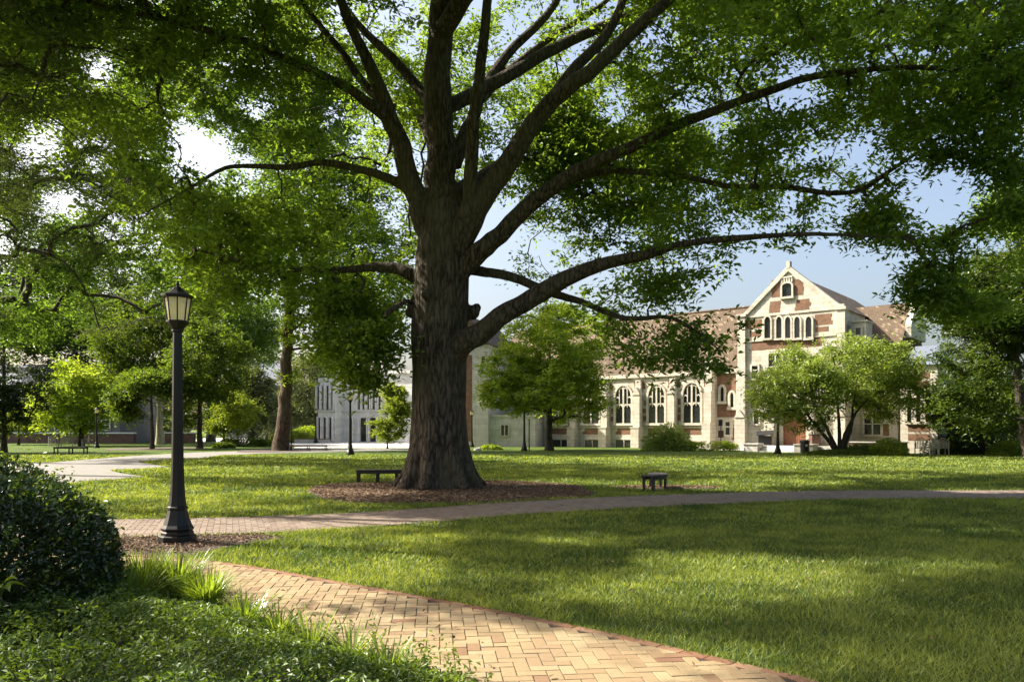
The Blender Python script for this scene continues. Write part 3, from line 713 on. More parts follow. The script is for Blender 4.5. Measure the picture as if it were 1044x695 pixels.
    for ki, k in enumerate(keys):
        p, rad = T[k]; n0 = 0
        seg = np.concatenate([np.linspace(p[i], p[i+1], 4, endpoint=False) for i in range(len(p)-1)])
        S.append(seg); I += [ki]*len(seg)
    S = np.concatenate(S); I = np.array(I); own = np.empty(len(cen), int)
    for s in range(0, len(cen), 4000):
        d = ((cen[s:s+4000, None]-S[None])**2).sum(2); own[s:s+4000] = I[d.argmin(1)]
    # everything below the first fork is trunk
    own[(cen[:, 2] < P(0, 365, 22)[2])] = 0
    for ki, k in enumerate(keys):
        g = Q[own == ki]
        if len(g) == 0: continue
        u, inv = np.unique(g, return_inverse=True)
        np_mesh('trunk' if ki == 0 else 'limb', V[u]-base, inv.reshape(-1, 4), M['bark'], root, smooth=True)
    # crown
    C = []
    starts = {'left_long': .12, 'left_up': .4, 'left_inner': .5, 'left': .72, 'centre': .72, 'thin': .7, 'right': .62, 'right_fork': .5, 'right_inner': .6, 'right_inner_low': .4, 'right_long': .33,
              'right_mid': .15, 'right_low': .30, 'back_right': .45, 'left_low': .28, 'left_mid': .2}
    for k in keys[1:]:
        p, rad = T[k]; t0 = starts.get(k, .35); seg = np.linalg.norm(np.diff(p, axis=0), axis=1); s = np.concatenate([[0], np.cumsum(seg)]); Ltot = s[-1]
        n = int(Ltot*(1-t0)*(10 if k in ('right_low', 'back_right') else 19)); t = t0+(1-t0)*r.random(n)
        q = np.stack([np.interp(t*Ltot, s, p[:, i]) for i in range(3)], 1)
        sg = .35+1.25*(t-t0)/(1-t0+.01)
        if k in ('back_right',): sg = sg*.62
        if k in ('right_low',): sg = sg*.8
        q = q+r.normal(0, 1, (n, 3))*sg[:, None]*(1, 1.25, .75)
        if k in ('back_right', 'right_low', 'left_low'): q[:, 2] -= np.abs(r.normal(0, .35, n))
        C.append(q)
    sh = sample_crown([(-1, 22, 14, 16.5, 13.5, 11)], 2500, r, .62, .45, .36, 21)
    sh = sh[sh[:, 2] > 8.0+2.2*(1-np.clip(np.hypot((sh[:, 0]+1)/16, (sh[:, 1]-22)/13), 0, 1)**2)]
    C.append(sh)
    for e, n in (((-1, 28.5, 11.5, 9, 4, 5), 520), (E(300, 270, 24, 120, 60, 3), 210), (E(880, 70, 20, 230, 120, 4.5), 240), (E(960, 215, 20.5, 90, 45, 3), 150), (E(975, 285, 20, 62, 40, 2), 80), (E(370, 350, 23, 52, 38, 2.2), 55), (E(130, 60, 22, 190, 110, 4), 300), (E(660, 120, 26, 150, 110, 3), 260), (E(655, 352, 21, 88, 34, 1.5), 34), (E(385, 350, 22.5, 42, 44, 1.5), 90), (E(300, 300, 23.5, 70, 40, 2), 60), (E(600, 225, 27, 125, 62, 3), 190), (E(360, 330, 24, 60, 50, 2), 110), (E(560, 150, 27, 90, 60, 3), 70), (E(650, 300, 22, 100, 30, 2), 50)):
        C.append(sample_crown([e], n, r, .0, .40, .5, n))
    C = np.concatenate(C)
    px, py = proj(C)
    lim = np.interp(px, [-400, 0, 120, 170, 200, 300, 360, 425, 430, 485, 500, 520, 600, 640, 700, 752, 762, 790, 850, 890, 960, 1044, 1400],
                    [230, 240, 225, 250, 320, 325, 395, 385, 200, 200, 250, 305, 320, 375, 385, 372, 305, 248, 250, 275, 320, 320, 330])
    ok = (py < lim) & ~gap_mask(C, 14)
    dr = np.hypot(C[:, 0]+1.9, C[:, 1]-22)
    infront = (C[:, 1] < 22.8) & (px > 385) & (px < 640) & (py > -20) & (py < 300)
    # interior of the crown is bare, limbs show
    ok &= ~(infront & (r.random(len(C)) > .04))
    ok &= ~((dr < 3.2) & (C[:, 2] < 14) & (C[:, 1] < 24) & ~((px < 412) & (C[:, 2] < 6.5)))
    # low sprays do not hang in front of the distant lawn or over the camera
    ok &= ~((C[:, 1] < 12) & (C[:, 2] < 11.5))
    ok &= ~((C[:, 1] < 17.5) & (C[:, 2] < 9.0))
    LP_, LY_ = [], []
    for k in keys[1:17]:
        p, rad = T[k]; g = rad > .062; q = p[g]; a_, b_ = proj(q); LP_.append(np.stack([a_, b_], 1)); LY_.append(q[:, 1])
    LP_ = np.concatenate(LP_); LY_ = np.concatenate(LY_); hide = np.zeros(len(C), bool)
    for i0 in range(0, len(C), 500):
        dd = np.hypot(px[i0:i0+500, None]-LP_[None, :, 0], py[i0:i0+500, None]-LP_[None, :, 1]); hide[i0:i0+500] = ((dd < 26) & (C[i0:i0+500, 1, None] < LY_[None]+.9)).any(1)
    ok &= ~(hide & (r.random(len(C)) < .80))
    # foliage added above the frame to keep the right lawn and walk shaded
    gx, gy = r.uniform(-2, 15, 15000), r.uniform(4.2, 19, 15000); hz = r.uniform(10.5, 18.5, 15000)
    X = np.stack([gx-SHX*hz, gy-SHY*hz, hz], 1); d = np.hypot(X[:, 0]+1.9, X[:, 1]-22)
    k = (X[:, 2] > CH+.575*X[:, 1]+1.0) & (d < 17.5) & (d > 2.5) & (vnoise(X, .5, 3) > .33); X = X[k][:2300]
    C = np.concatenate([C[ok], X]); C = C[~sun_prune(C, .985)]
    print('oak clusters', len(C), len(X))
    SP = []; SL = []
    for k in keys[1:]:
        p, rad = T[k]; SP.append(p[2:]); SL.append(np.linspace(0, 3, len(p))[2:])
    Bp, Wt = connect(np.concatenate(SP), np.concatenate(SL), C, rs=r, K=6, wob=.16)
    rad = np.minimum(.0095*Wt**.52, .11); rad[:, -1] *= .45
    v, f = tubes_batch(Bp-base, rad, 5)
    np_mesh('branches', v, f, M['bark'], root, smooth=True)
    L, D = spray(C, 80, .82, r, .45, 8)
    px, py = proj(L); k = ~((py > np.interp(px, [0, 560, 610, 690, 755, 765], [9999, 9999, 392, 404, 394, 9999])) & (px > 560) & (px < 765)); L, D = L[k], D[k]
    tin = vnoise(L, .6, 3)*.7+.15
    leaves('crown', L-base, .195, .088, M['oak'], root, rs=r, dirs=D, tint=tin, up=.5)
    print('oak leaves', len(L))
great_tree()

# ------------------------------------------------------------------ other trees
def gm(C): return gap_mask(C, 5)
def gms(C):
    near = C[:, 1]+SHY*C[:, 2] < 14
    return gap_mask(C, 5) | (sun_prune(C, .98) & near) | (sun_prune(C, .6) & ~near)
def bx(px, Y): return ((px-CX)/F*Y, Y)

# tall straight tree left of the great one
tree('tall_tree', 'tall tree with a straight brown trunk and leafy collar, by the flat bench', bx(287, 61), 27, [E(345, 330, 60, 40, 45, 4), E(295, 180, 61, 105, 110, 9), E(270, 80, 62, 120, 80, 9), E(370, 290, 60, 48, 70, 5), E(230, 250, 62, 60, 60, 5)], .62, 980, 90, .34, M['oak2'], M['bark2'],
     seed=11, clrad=1.5, trunk_path=[(0, 0, 0), (.25, 0, 3.5), (.5, 0, 8), (.9, 0, 16), (1.0, 0, 24), (.8, 0, 30)], mask=gm, shell=.35, clump=.45, nsc=.22, rootflare=1.35, bare=.3, r_tip=.022)
tree('leaf_collar', 'young shoots wrapping the straight brown trunk', bx(292, 60.6), 10, [E(293, 385, 60.6, 9, 16, .8), E(296, 340, 60.6, 9, 34, .8), E(297, 290, 60.7, 8, 30, .8)], .05, 70, 60, .28, M['bright'], M['bark2'],
     seed=12, clrad=.8, cat='climber', trunk_path=[(.4, 0, 0), (.35, 0, 6), (.3, 0, 12)], shell=.2, clump=.2, rootflare=1)
# pines off the left edge, boughs reaching in
tree('pine_tree', 'pine standing beyond the left edge with long dark boughs over the bush', (-15.2, 17.5), 19, [(-13.5, 17, 9.5, 4.2, 4, 4.5), (-12.5, 18, 13.5, 5, 4.5, 4), (-14, 17, 6.2, 2.8, 3, 1.6)], .33, 430, 130, .16, M['needle'], M['bark3'],
     group=None, seed=21, clrad=.62, flat=.3, asp=.16, mask=gms, clump=.50, nsc=.45, shell=.2, tw=10, bare=.3, r_tip=.012, up=.2)
tree('pine_tree', 'taller pine behind the first one at the upper left of the view', (-21, 29), 24, [(-18.5, 29, 14, 6.5, 5, 5), (-17, 29, 8.5, 5.5, 4.5, 3.6), (-19, 29, 19, 6, 5, 4)], .36, 600, 120, .21, M['needle'], M['bark3'],
     group=None, seed=22, clrad=.95, flat=.3, asp=.16, mask=gms, clump=.48, nsc=.33, shell=.2, tw=10, bare=.25, r_tip=.015, up=.2)
tree('shade_tree', 'broadleaf tree whose crown fills the upper left corner', (-31, 40), 24, [E(60, 60, 38, 130, 90, 6), E(130, 230, 42, 110, 90, 5), E(30, 260, 44, 80, 100, 5)], .5, 950, 90, .23, M['oak2'], M['bark3'], seed=23, clrad=1.1, mask=gm, clump=.46, nsc=.3, r_tip=.016)
# background trees on the left
BG = 'trees in the far left background'
specs = [
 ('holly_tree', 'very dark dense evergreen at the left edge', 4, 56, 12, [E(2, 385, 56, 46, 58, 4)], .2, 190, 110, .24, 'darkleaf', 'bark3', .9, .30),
 ('broadleaf_tree', 'short tree with yellow-green skirt beside the dark evergreen', 19, 84, 5, [E(22, 430, 84, 24, 11, 3)], .13, 60, 70, .32, 'lime', 'bark3', 1.1, .3),
 ('broadleaf_tree', 'light green tree behind the globe lamp near the low brick building', 83, 78, 11, [E(78, 405, 78, 42, 36, 4)], .25, 220, 90, .33, 'bright', 'bark3', 1.4, .35),
 ('broadleaf_tree', 'small spreading tree with a thin black trunk left of the tall lamp', 155, 66, 8, [E(150, 405, 66, 42, 27, 4)], .17, 190, 90, .28, 'mid', 'bark', 1.1, .40),
 ('broadleaf_tree', 'taller tree with a pale trunk just behind the thin black trunk', 163, 84, 20, [E(165, 345, 84, 66, 55, 6)], .38, 380, 90, .38, 'mid', 'bark_pale', 1.6, .40),
 ('broadleaf_tree', 'mid green tree with a straight dark trunk right of the tall lamp', 203.5, 68, 14, [E(212, 370, 68, 40, 45, 4), E(196, 410, 68, 30, 26, 3)], .24, 260, 90, .29, 'mid', 'bark3', 1.2, .44),
 ('broadleaf_tree', 'low pale green tree in front of the clipped hedge', 228, 76, 7, [E(232, 418, 76, 30, 24, 3)], .12, 130, 90, .30, 'lime', 'bark3', 1.1, .36),
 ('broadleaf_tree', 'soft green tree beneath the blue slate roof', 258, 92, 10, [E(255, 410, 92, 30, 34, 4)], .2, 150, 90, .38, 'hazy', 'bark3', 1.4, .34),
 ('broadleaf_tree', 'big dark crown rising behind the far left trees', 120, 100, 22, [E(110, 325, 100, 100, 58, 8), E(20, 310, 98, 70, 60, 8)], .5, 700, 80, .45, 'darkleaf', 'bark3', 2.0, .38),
 ('broadleaf_tree', 'tall green crown behind the tall lamp lantern', 215, 104, 22, [E(225, 335, 104, 66, 55, 8)], .5, 420, 80, .45, 'oak2', 'bark3', 2.0, .40),
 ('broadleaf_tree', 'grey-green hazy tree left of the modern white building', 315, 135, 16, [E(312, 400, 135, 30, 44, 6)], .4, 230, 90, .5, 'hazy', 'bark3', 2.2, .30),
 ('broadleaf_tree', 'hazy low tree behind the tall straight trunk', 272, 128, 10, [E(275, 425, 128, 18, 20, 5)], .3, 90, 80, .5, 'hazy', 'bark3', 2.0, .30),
]
for i, (nm, lb, px, Y, H, el, tr, ncl, per, lf, m, bk, cr, cl) in enumerate(specs):
    tree(nm, lb, bx(px, Y), H, el, tr, ncl, per, lf, M[m], M[bk], group=BG, seed=40+i, clrad=cr, clump=cl, nsc=.3, shell=.3, r_tip=.02)
tree('young_tree', 'small bright green young tree before the modern white building', bx(395, 67), 5.6, [E(396, 425, 67, 24, 24), E(398, 404, 67, 15, 14)], .07, 130, 80, .24, M['lime'], M['bark3'], seed=61, clrad=.7, clump=.36, nsc=.5, r_tip=.012)
tree('maple_tree', 'bright green tree with a short dark trunk right of the great trunk', bx(560, 61), 12, [E(556, 400, 61, 66, 36, 5), E(566, 350, 61, 52, 45, 4.5), E(515, 375, 60, 26, 30, 3)], .30, 560, 90, .27, M['bright'], M['bark3'], seed=62, clrad=1.1, clump=.45, nsc=.42, flat=.3, r_tip=.016, mask=gm)
tree('chaste_tree', 'low wide lime green tree with many leaning stems before the gabled hall', bx(855, 51), 7.2, [E(862, 376, 51, 78, 36, 3.4), E(812, 402, 50.6, 50, 36, 2.8), E(908, 396, 51.5, 42, 36, 2.8), E(792, 406, 50.6, 26, 26, 2)], .15, 760, 70, .20, M['feather'], M['bark3'], seed=63, clrad=.85,
     stems=[[(0, 0, 0), (-1.3, -.2, 1.6), (-2.6, -.4, 3.0), (-4.3, -.6, 4.2)], [(.05, 0, 0), (-.7, .1, 1.6), (-1.5, .3, 3.4), (-2.2, .4, 5.2)], [(.1, .1, 0), (.1, .1, 1.8), (.0, .2, 3.6), (.1, .2, 6.0)], [(.1, 0, 0), (.5, -.1, 1.6), (1.2, -.3, 3.0), (2.6, -.4, 4.5)], [(.15, 0, 0), (.9, .2, 1.8), (1.1, .3, 3.4), (1.5, .4, 5.4)]],
     clump=.24, nsc=.5, bare=.35, rootflare=1.2, r_tip=.012, flat=.45)
def right_mask(C):
    px, py = proj(C); return gap_mask(C, 3) | ((px < 952) & (py > 330)) | (px < 932) | ((py > 446) & (px < 1030))
tree('shade_tree', 'big dense green tree closing the right edge of the lawn', bx(1052, 46), 16, [E(1020, 385, 46, 72, 52, 5), E(1045, 300, 46, 78, 60, 5), E(1080, 230, 46, 70, 60, 5), E(995, 320, 46, 45, 30, 4), E(1020, 410, 46, 70, 32, 4), E(985, 395, 45, 45, 48, 3), E(1035, 425, 45, 45, 28, 3)], .42, 1250, 90, .22, M['deep'], M['bark3'], seed=64, clrad=.95, clump=.42, nsc=.30, mask=right_mask, r_tip=.015,
     trunk_path=[(0, 0, 0), (-.6, 0, 2.5), (-.9, 0, 6), (-.5, 0, 11)])
tree('shade_tree', 'leaning thin dark tree under the big right crown', bx(1008, 50), 7, [E(1000, 415, 50, 45, 24, 4)], .16, 340, 80, .24, M['mid'], M['bark'], seed=65, clrad=1.0, clump=.40, trunk_path=[(.3, 0, 0), (-.6, 0, 1.6), (-1.8, 0, 3.6), (-2.6, 0, 5)], r_tip=.014, mask=right_mask)
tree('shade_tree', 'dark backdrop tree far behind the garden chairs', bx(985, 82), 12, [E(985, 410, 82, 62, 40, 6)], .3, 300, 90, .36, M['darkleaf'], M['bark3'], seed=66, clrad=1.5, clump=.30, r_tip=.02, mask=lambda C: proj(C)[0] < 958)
tree('shade_tree', 'tree beyond the right edge that shades the brick path', (27, 30), 15, [(23.5, 30, 11, 5, 5, 4.5), (27, 31, 9, 5, 5, 3.5)], .35, 260, 90, .19, M['oak'], M['bark3'], seed=67, clrad=.9, clump=.45, mask=lambda C: gap_mask(C, 6) | (proj(C)[1] > 330), r_tip=.014)
tree('shade_tree', 'small unseen tree added beyond the left edge to shade the dark glossy bush', (-9.6, 7.6), 7, [(-9.2, 7.3, 5.2, 2.6, 2.3, 2.0), (-9.6, 6.2, 4.0, 2.2, 2.0, 1.5)], .12, 260, 90, .13, M['oak'], M['bark3'], seed=68, clrad=.55, clump=.35, r_tip=.008,  # added out of view to throw shade over the bush and lower left
     mask=lambda C: (C[:, 0]/C[:, 1] > -.80) | sun_prune(C))
# far wood line closing the horizon
def woods():
    r = np.random.default_rng(90); cl = []
    for x in np.arange(-230, 260, 7.0):
        cl.append((x+r.normal(0, 3), 185+r.normal(0, 12), r.uniform(3.5, 6), 7, 6, r.uniform(5, 8)))
    C = sample_crown(cl, 2600, r, .3, .2, .1, 5, .5); L, D = spray(C, 24, 2.6, r, .6, 6)
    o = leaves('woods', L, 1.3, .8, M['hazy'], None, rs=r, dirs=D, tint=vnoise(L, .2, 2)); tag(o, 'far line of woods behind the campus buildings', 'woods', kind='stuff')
woods()

# ------------------------------------------------------------------ shrubs, hedges, planting
def shrub(name, label, c, rx, ry, h, n, leaf, m, seed, cat='shrub', group=None, asp=.5, shell=.7, boxy=False, twigs=True):
    r = np.random.default_rng(seed); root = empty(name, (c[0], c[1], 0)); tag(root, label, cat, group)
    d = r.normal(size=(n, 3)); d[:, 2] = np.abs(d[:, 2])*.95-.08; d /= np.linalg.norm(d, axis=1)[:, None]
    if boxy: d = np.sign(d)*np.abs(d)**.55; 
    rr = r.uniform(shell, 1.03, n)+.16*(vnoise(d*np.array([rx, ry, h]), 2.2/max(h, .5)*1.2, seed)-.5)
    p = d*rr[:, None]*np.array([rx, ry, h]); p[:, 2] = np.maximum(p[:, 2], .03)
    leaves('foliage', p, leaf, leaf*asp, m, root, rs=r, dirs=d.copy(), up=.3, tint=vnoise(p, 1.5/max(h, .5)*2, seed)*.8+.1)
    B = 26 if twigs else 0
    if B:
        dd = r.normal(size=(B, 3)); dd[:, 2] = np.abs(dd[:, 2])+.5; dd /= np.linalg.norm(dd, axis=1)[:, None]
        t = np.linspace(0, .85, 4)[None, :, None]; Pt = dd[:, None]*t*np.array([rx, ry, h])
        v, f = tubes_batch(Pt, np.tile(np.array([.022, .016, .01, .004])*max(h, .5), (B, 1)), 4); np_mesh('stems', v, f, M['bark3'], root)
    return root

def big_bush():
    r = np.random.default_rng(3); c = np.array([-5.0, 6.55, 0.0]); root = empty('evergreen_bush', c)
    tag(root, 'large rounded dark glossy bush at the lower left, bright only along its right rim', 'bush')
    n = 62000; d = r.normal(size=(n, 3)); d[:, 2] = np.abs(d[:, 2])-.1; d /= np.linalg.norm(d, axis=1)[:, None]
    R = np.array([1.62, 1.45, 1.47])
    lump = .16*(vnoise(d*3.0+5, 1.0, 7)-.5)+.09*(vnoise(d*3.0, 3.2, 5)-.5)
    rr = (1-.22*r.random(n)**1.6)+lump
    p = d*rr[:, None]*R; p[:, 2] = np.maximum(p[:, 2], .02)
    top = d[:, 2] > .15
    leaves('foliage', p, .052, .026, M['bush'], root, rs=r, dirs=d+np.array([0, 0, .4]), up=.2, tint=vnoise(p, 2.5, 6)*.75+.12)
    # young shoots standing out of the rim
    S = 420; d = r.normal(size=(S, 3)); d[:, 2] = np.abs(d[:, 2]); d /= np.linalg.norm(d, axis=1)[:, None]
    lump = .16*(vnoise(d*3.0+5, 1.0, 7)-.5)+.09*(vnoise(d*3.0, 3.2, 5)-.5)
    b = d*(.97+lump)[:, None]*R; q = (b[:, None]+(d+[0, 0, .5])[:, None]*(np.linspace(0, .13, 7)[None, :, None])*r.uniform(.5, 1.2, (S, 1, 1))+r.normal(0, .012, (S, 7, 3))).reshape(-1, 3)
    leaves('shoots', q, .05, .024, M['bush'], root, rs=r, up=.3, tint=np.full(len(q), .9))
    B = 60; dd = r.normal(size=(B, 3)); dd[:, 2] = np.abs(dd[:, 2])+.4; dd /= np.linalg.norm(dd, axis=1)[:, None]
    Pt = dd[:, None]*np.linspace(0, .9, 5)[None, :, None]*R
    v, f = tubes_batch(Pt, np.tile(np.array([.03, .022, .016, .01, .005]), (B, 1)), 5); np_mesh('stems', v, f, M['bark3'], root)
big_bush()

def broad_plant(loc, n, lf, seed, label, m, H=.25):
    r = np.random.default_rng(seed); root = empty('broadleaf_plant', loc); tag(root, label, 'plant')
    a = np.linspace(0, 2*np.pi, n, endpoint=False)+r.normal(0, .2, n); V = []; Fc = []; 
    st = MB()
    for i, t in enumerate(a):
        d = np.array([math.cos(t), math.sin(t), 0]); s = np.array([-d[1], d[0], 0]); el = r.uniform(.1, .7); L = lf*r.uniform(.8, 1.2); W = L*.42
        hb = H*r.uniform(.5, 1); b0 = d*.03+np.array([0, 0, hb]); k0 = len(V)
        prof = [0, .55, .95, 1, .75, .35, .02]
        for j, w in enumerate(prof):
            u = j/6; c = b0+d*L*u*math.cos(el)+np.array([0, 0, L*u*math.sin(el)-L*.45*u*u])
            V += [c-s*W/2*w+[0, 0, .02*w], c, c+s*W/2*w+[0, 0, .02*w]]
        for j in range(6):
            q = k0+j*3; Fc += [(q, q+1, q+4, q+3), (q+1, q+2, q+5, q+4)]
        st.tube([(0, 0, 0), tuple(b0*.6), tuple(b0)], [.006, .005, .004], 5)
    np_mesh('foliage', V, Fc, m, root, smooth=True, tint=np.repeat(r.uniform(.4, .9, n), 12)); st.build('stems', m, root)
def ground_cover():
    r = np.random.default_rng(17)
    poly = np.vstack([fp_bed, [(2.2, 0), (-9, 0), (-9, 7.2)]]); n = 95000
    x = r.uniform(-5.6, 1.4, n); y = r.uniform(3.6, 8.0, n)
    k = (np.abs(x) < .71*y+.4)
    edge = dist_poly(fp_bed, x, y, False); ins = inside(poly, x, y)
    k &= (ins | ((edge < .22) & (r.random(n) < np.exp(-edge*16)*.6)))
    x, y, edge, ins = x[k], y[k], edge[k], ins[k]
    lump = vnoise(np.stack([x, y, x*0], 1), 1.8, 3); lump2 = vnoise(np.stack([x, y, x*0], 1), 6, 8)
    top = np.where(ins, np.clip(.05+edge*.30, .05, .30), .05)*(.65+.45*lump+.5*lump2)
    z = top*np.sqrt(r.random(len(x))); C = np.stack([x, y, z+.01], 1)
    o = leaves('ground_cover', C, .046, .022, M['cover'], None, rs=r, up=.7, tint=vnoise(C, 2, 5)*.7+.1)
    tag(o, 'low leafy ground cover spilling onto the brick path at the lower left', 'ground cover', kind='stuff')
    # upright sprigs along the path edge
    t = r.random(420); idx = (t*(len(fp_bed)-1)).astype(int); b = fp_bed[idx]+r.normal(0, .13, (420, 2))+np.array([-.06, -.1]); q = []; ds = []
    for bx_, by in b:
        if by > 7.4 or by < 3.8: continue
        h = r.uniform(.08, .30); ln = r.normal(0, .3, 2)
        for s in np.linspace(.2, 1, 9): q.append((bx_+ln[0]*s*h, by+ln[1]*s*h, h*s)); 
    q = np.array(q)+r.normal(0, .008, (len(q), 3))
    o = leaves('sprigs', q, .045, .017, M['cover'], None, rs=r, up=.3, upv=.5, tint=np.full(len(q), .75)); tag(o, 'thin upright sprigs along the edge of the brick path', 'sprigs', kind='stuff')
    sheet('soil', np.vstack([fp_bed, [(2.2, .5), (-9, .5), (-9, 8)]]), .006, M['soil'], 'dark soil under the ground cover at lower left', 'soil')
ground_cover()
def strap_clump(c, n, H, seed, label):
    r = np.random.default_rng(seed); root = empty('lilyturf', (c[0], c[1], 0)); tag(root, label, 'plant', 'strap-leaved clumps beside the brick path')
    a = r.uniform(0, 2*np.pi, n); br = r.uniform(0, .16, n)*H/.4; L = H*r.uniform(.6, 1.3, n); sp = r.uniform(.15, .95, n); w = r.uniform(.0035, .0075, n)
    d = np.stack([np.cos(a), np.sin(a), 0*a], 1); s = np.stack([-np.sin(a), np.cos(a), 0*a], 1); rows = []
    for j, u in enumerate((0, .3, .6, .82, 1)):
        c_ = d*(br+L*sp*u**1.5)[:, None]+np.stack([0*a, 0*a, L*(u-.5*sp*u*u)], 1); ww = (w*(1, 1, .9, .6, .1)[j])[:, None]
        rows += [c_-s*ww, c_+s*ww]
    V = np.stack(rows, 1).reshape(-1, 3); q = np.array([(2*j, 2*j+1, 2*j+3, 2*j+2) for j in range(4)])
    Fq = (q[None]+(np.arange(n)*10)[:, None, None]).reshape(-1, 4)
    np_mesh('foliage', V, Fq, M['strap'], root, tint=np.repeat(r.random(n), 4))
for i, (px, py, n, H, lb) in enumerate(((285, 652, 110, .30, 'short bright tuft halfway down the planting edge'), (318, 664, 60, .34, 'loose arching blades just left of the sparse dark blades'), (250, 640, 160, .32, 'low tuft between the leaning clump and the planting edge'), (146, 608, 620, .45, 'grassy strap-leaved clump nearest the dark bush'), (180, 608, 620, .43, 'fullest strap-leaved clump in the sun by the brick path'), (211, 619, 420, .37, 'smaller strap-leaved clump leaning out over the bricks'),
        (130, 625, 320, .42, 'strap-leaved clump in the shade at the foot of the dark bush'), (358, 675, 60, .30, 'sparse dark blades standing on the path edge'), (395, 690, 70, .30, 'thin grassy tuft near the bottom of the picture, right of the sparse dark blades'))):
    p = G(px, py); strap_clump(p, n, H, 100+i, lb)
broad_plant((-3.55, 5.35, .12), 8, .17, 5, 'star of broad dull leaves rising from the ground cover', M['cover'], .22)
broad_plant((-3.75, 5.62, .42), 9, .14, 6, 'light green broadleaf sprout at the far left edge in front of the bush', M['strap'], .12)

shrub('round_shrub', 'bright lime shrub spreading over a grey rock before the arched windows', bx(680, 60), 2.0, 1.5, 2.2, 5600, .22, M['feather'], 71, shell=.35)
shrub('hedge', 'low green hedge between the rounded shrub and the brown sign', bx(722, 60), 2.4, .8, .75, 2600, .18, M['bright'], 72, 'hedge', boxy=True)
shrub('hedge', 'clipped dark hedge near the tall straight tree', bx(250, 75), 2.6, 1.0, .85, 2400, .24, M['mid'], 73, 'hedge', boxy=True)
for i, (px, Y, rx, h, lb, m) in enumerate(((906, 50, 1.3, 1.1, 'rounded shrub left of the three garden chairs', 'bright'), (880, 51.5, 1.6, .7, 'low shrub under the brick terrace wall', 'mid'), (855, 50.5, 2.2, .35, 'low planting at the foot of the many-stemmed tree', 'mid'),
      (1034, 49, 1.7, 1.0, 'light green shrub at the far right edge', 'bright'), (985, 53, 3.0, 1.6, 'dark undergrowth shrub right of the garden chairs', 'darkleaf'), (500, 64, 1.0, .4, 'small low plant beside the pale stone by the great trunk', 'bright'),
      (228, 70, 1.0, .5, 'small bush at the foot of the pale green tree', 'mid'), (965, 51.5, 1.0, .8, 'shrub directly behind the garden chairs', 'mid'), (1005, 56, 3.4, 2.6, 'tall dark shrub at the back right', 'darkleaf'), (320, 110, 4.5, 2.2, 'light shrub bank left of the modern building', 'bright'),
      (297, 100, 3.0, 1.5, 'pale shrub behind the flat bench', 'lime'))):
    shrub('shrub', lb, bx(px, Y), rx, rx*.8, h, int(1500*rx), .0035*Y, M[m], 80+i, group='shrubs around the lawn')

# ------------------------------------------------------------------ lamps
def lamp_proto():
    root = empty('street_lamp')
    p = MB()
    # base plinth, flared octagonal foot, tapering post
    p.lathe([(.275, 0), (.275, .12), (.24, .135)], n=8, rot=math.pi/8)
    p.build('base', M['iron'], root, bevel=.008)
    q = MB(); q.lathe([(.235, .135), (.235, .17), (.215, .19), (.235, .215), (.235, .235), (.205, .28), (.165, .40), (.14, .50), (.15, .515), (.15, .545), (.128, .56), (.112, .70), (.1, .90), (.088, 1.3), (.078, 2.2), (.068, 3.17)], n=8, rot=math.pi/8)
    q.build('post', M['iron'], root, bevel=.004)
    b = MB(); b.lathe([(.075, 3.16), (.09, 3.18), (.085, 3.2), (.10, 3.23), (.15, 3.29), (.165, 3.31), (.165, 3.335)], n=8, rot=math.pi/8); b.build('collar', M['iron'], root, bevel=.003)
    n = 8; r0, r1, z0, z1 = .145, .195, 3.335, 3.69
    g = MB(); g.lathe([(r0-.008, z0+.002), (r1-.008, z1-.002)], n=n, rot=math.pi/8); lan = g.build('lantern_glass', M['frost'], root)
    f = MB()
    for i in range(n):
        a = 2*math.pi*i/n+math.pi/8; f.tube([(r0*math.cos(a), r0*math.sin(a), z0), (r1*math.cos(a), r1*math.sin(a), z1)], [.011, .011], 4)
    f.lathe([(r1-.012, z1-.02), (r1+.01, z1-.02), (r1+.03, z1), (r1+.03, z1+.02)], n=n, rot=math.pi/8)
    f.build('lantern_frame', M['iron'], root)
    c = MB(); c.lathe([(.235, 3.70), (.235, 3.715), (.15, 3.755), (.09, 3.80), (.06, 3.835), (.03, 3.845), (.02, 3.87), (.028, 3.885), (.018, 3.905), (.004, 3.94)], n=n, rot=math.pi/8); c.build('cap', M['iron'], root, bevel=.003)
    return root
lamp = lamp_proto(); LG = 'black lantern lamps around the lawn'
lp = [((181, 553.5), None, 'nearest tall black lantern lamp with cream panes, on mulch by the brick path', 1),
      ((357, 463.5), None, 'black lamp standing just left of the small bright tree, its lantern lost in leaves', 1.12),
      ((793, 462.3), None, 'black lantern lamp on the lawn before the gabled hall entrance', 1.0),
      ((98.5, 456.5), None, 'small lantern lamp at far left before the low brick building', .98),
      ((322, 451.5), None, 'distant lamp just left of the modern white building', 1.15),
      ((534.5, 459.5), None, 'lamp under the bright green tree, beside a thin plain post', 1.0),
      ((481, 455.5), None, 'far small lamp showing just right of the great trunk', .95)]
for i, (pp, _, lb, s) in enumerate(lp):
    o = lamp if i == 0 else copy_tree(lamp)
    g = G(*pp); o.location = (g[0], g[1], 0); o.scale = (s*(.95 if i == 0 else 1),)*2+(s*.97,); o.rotation_euler = (0, 0, .2*i); tag(o, lb, 'street lamp', LG)

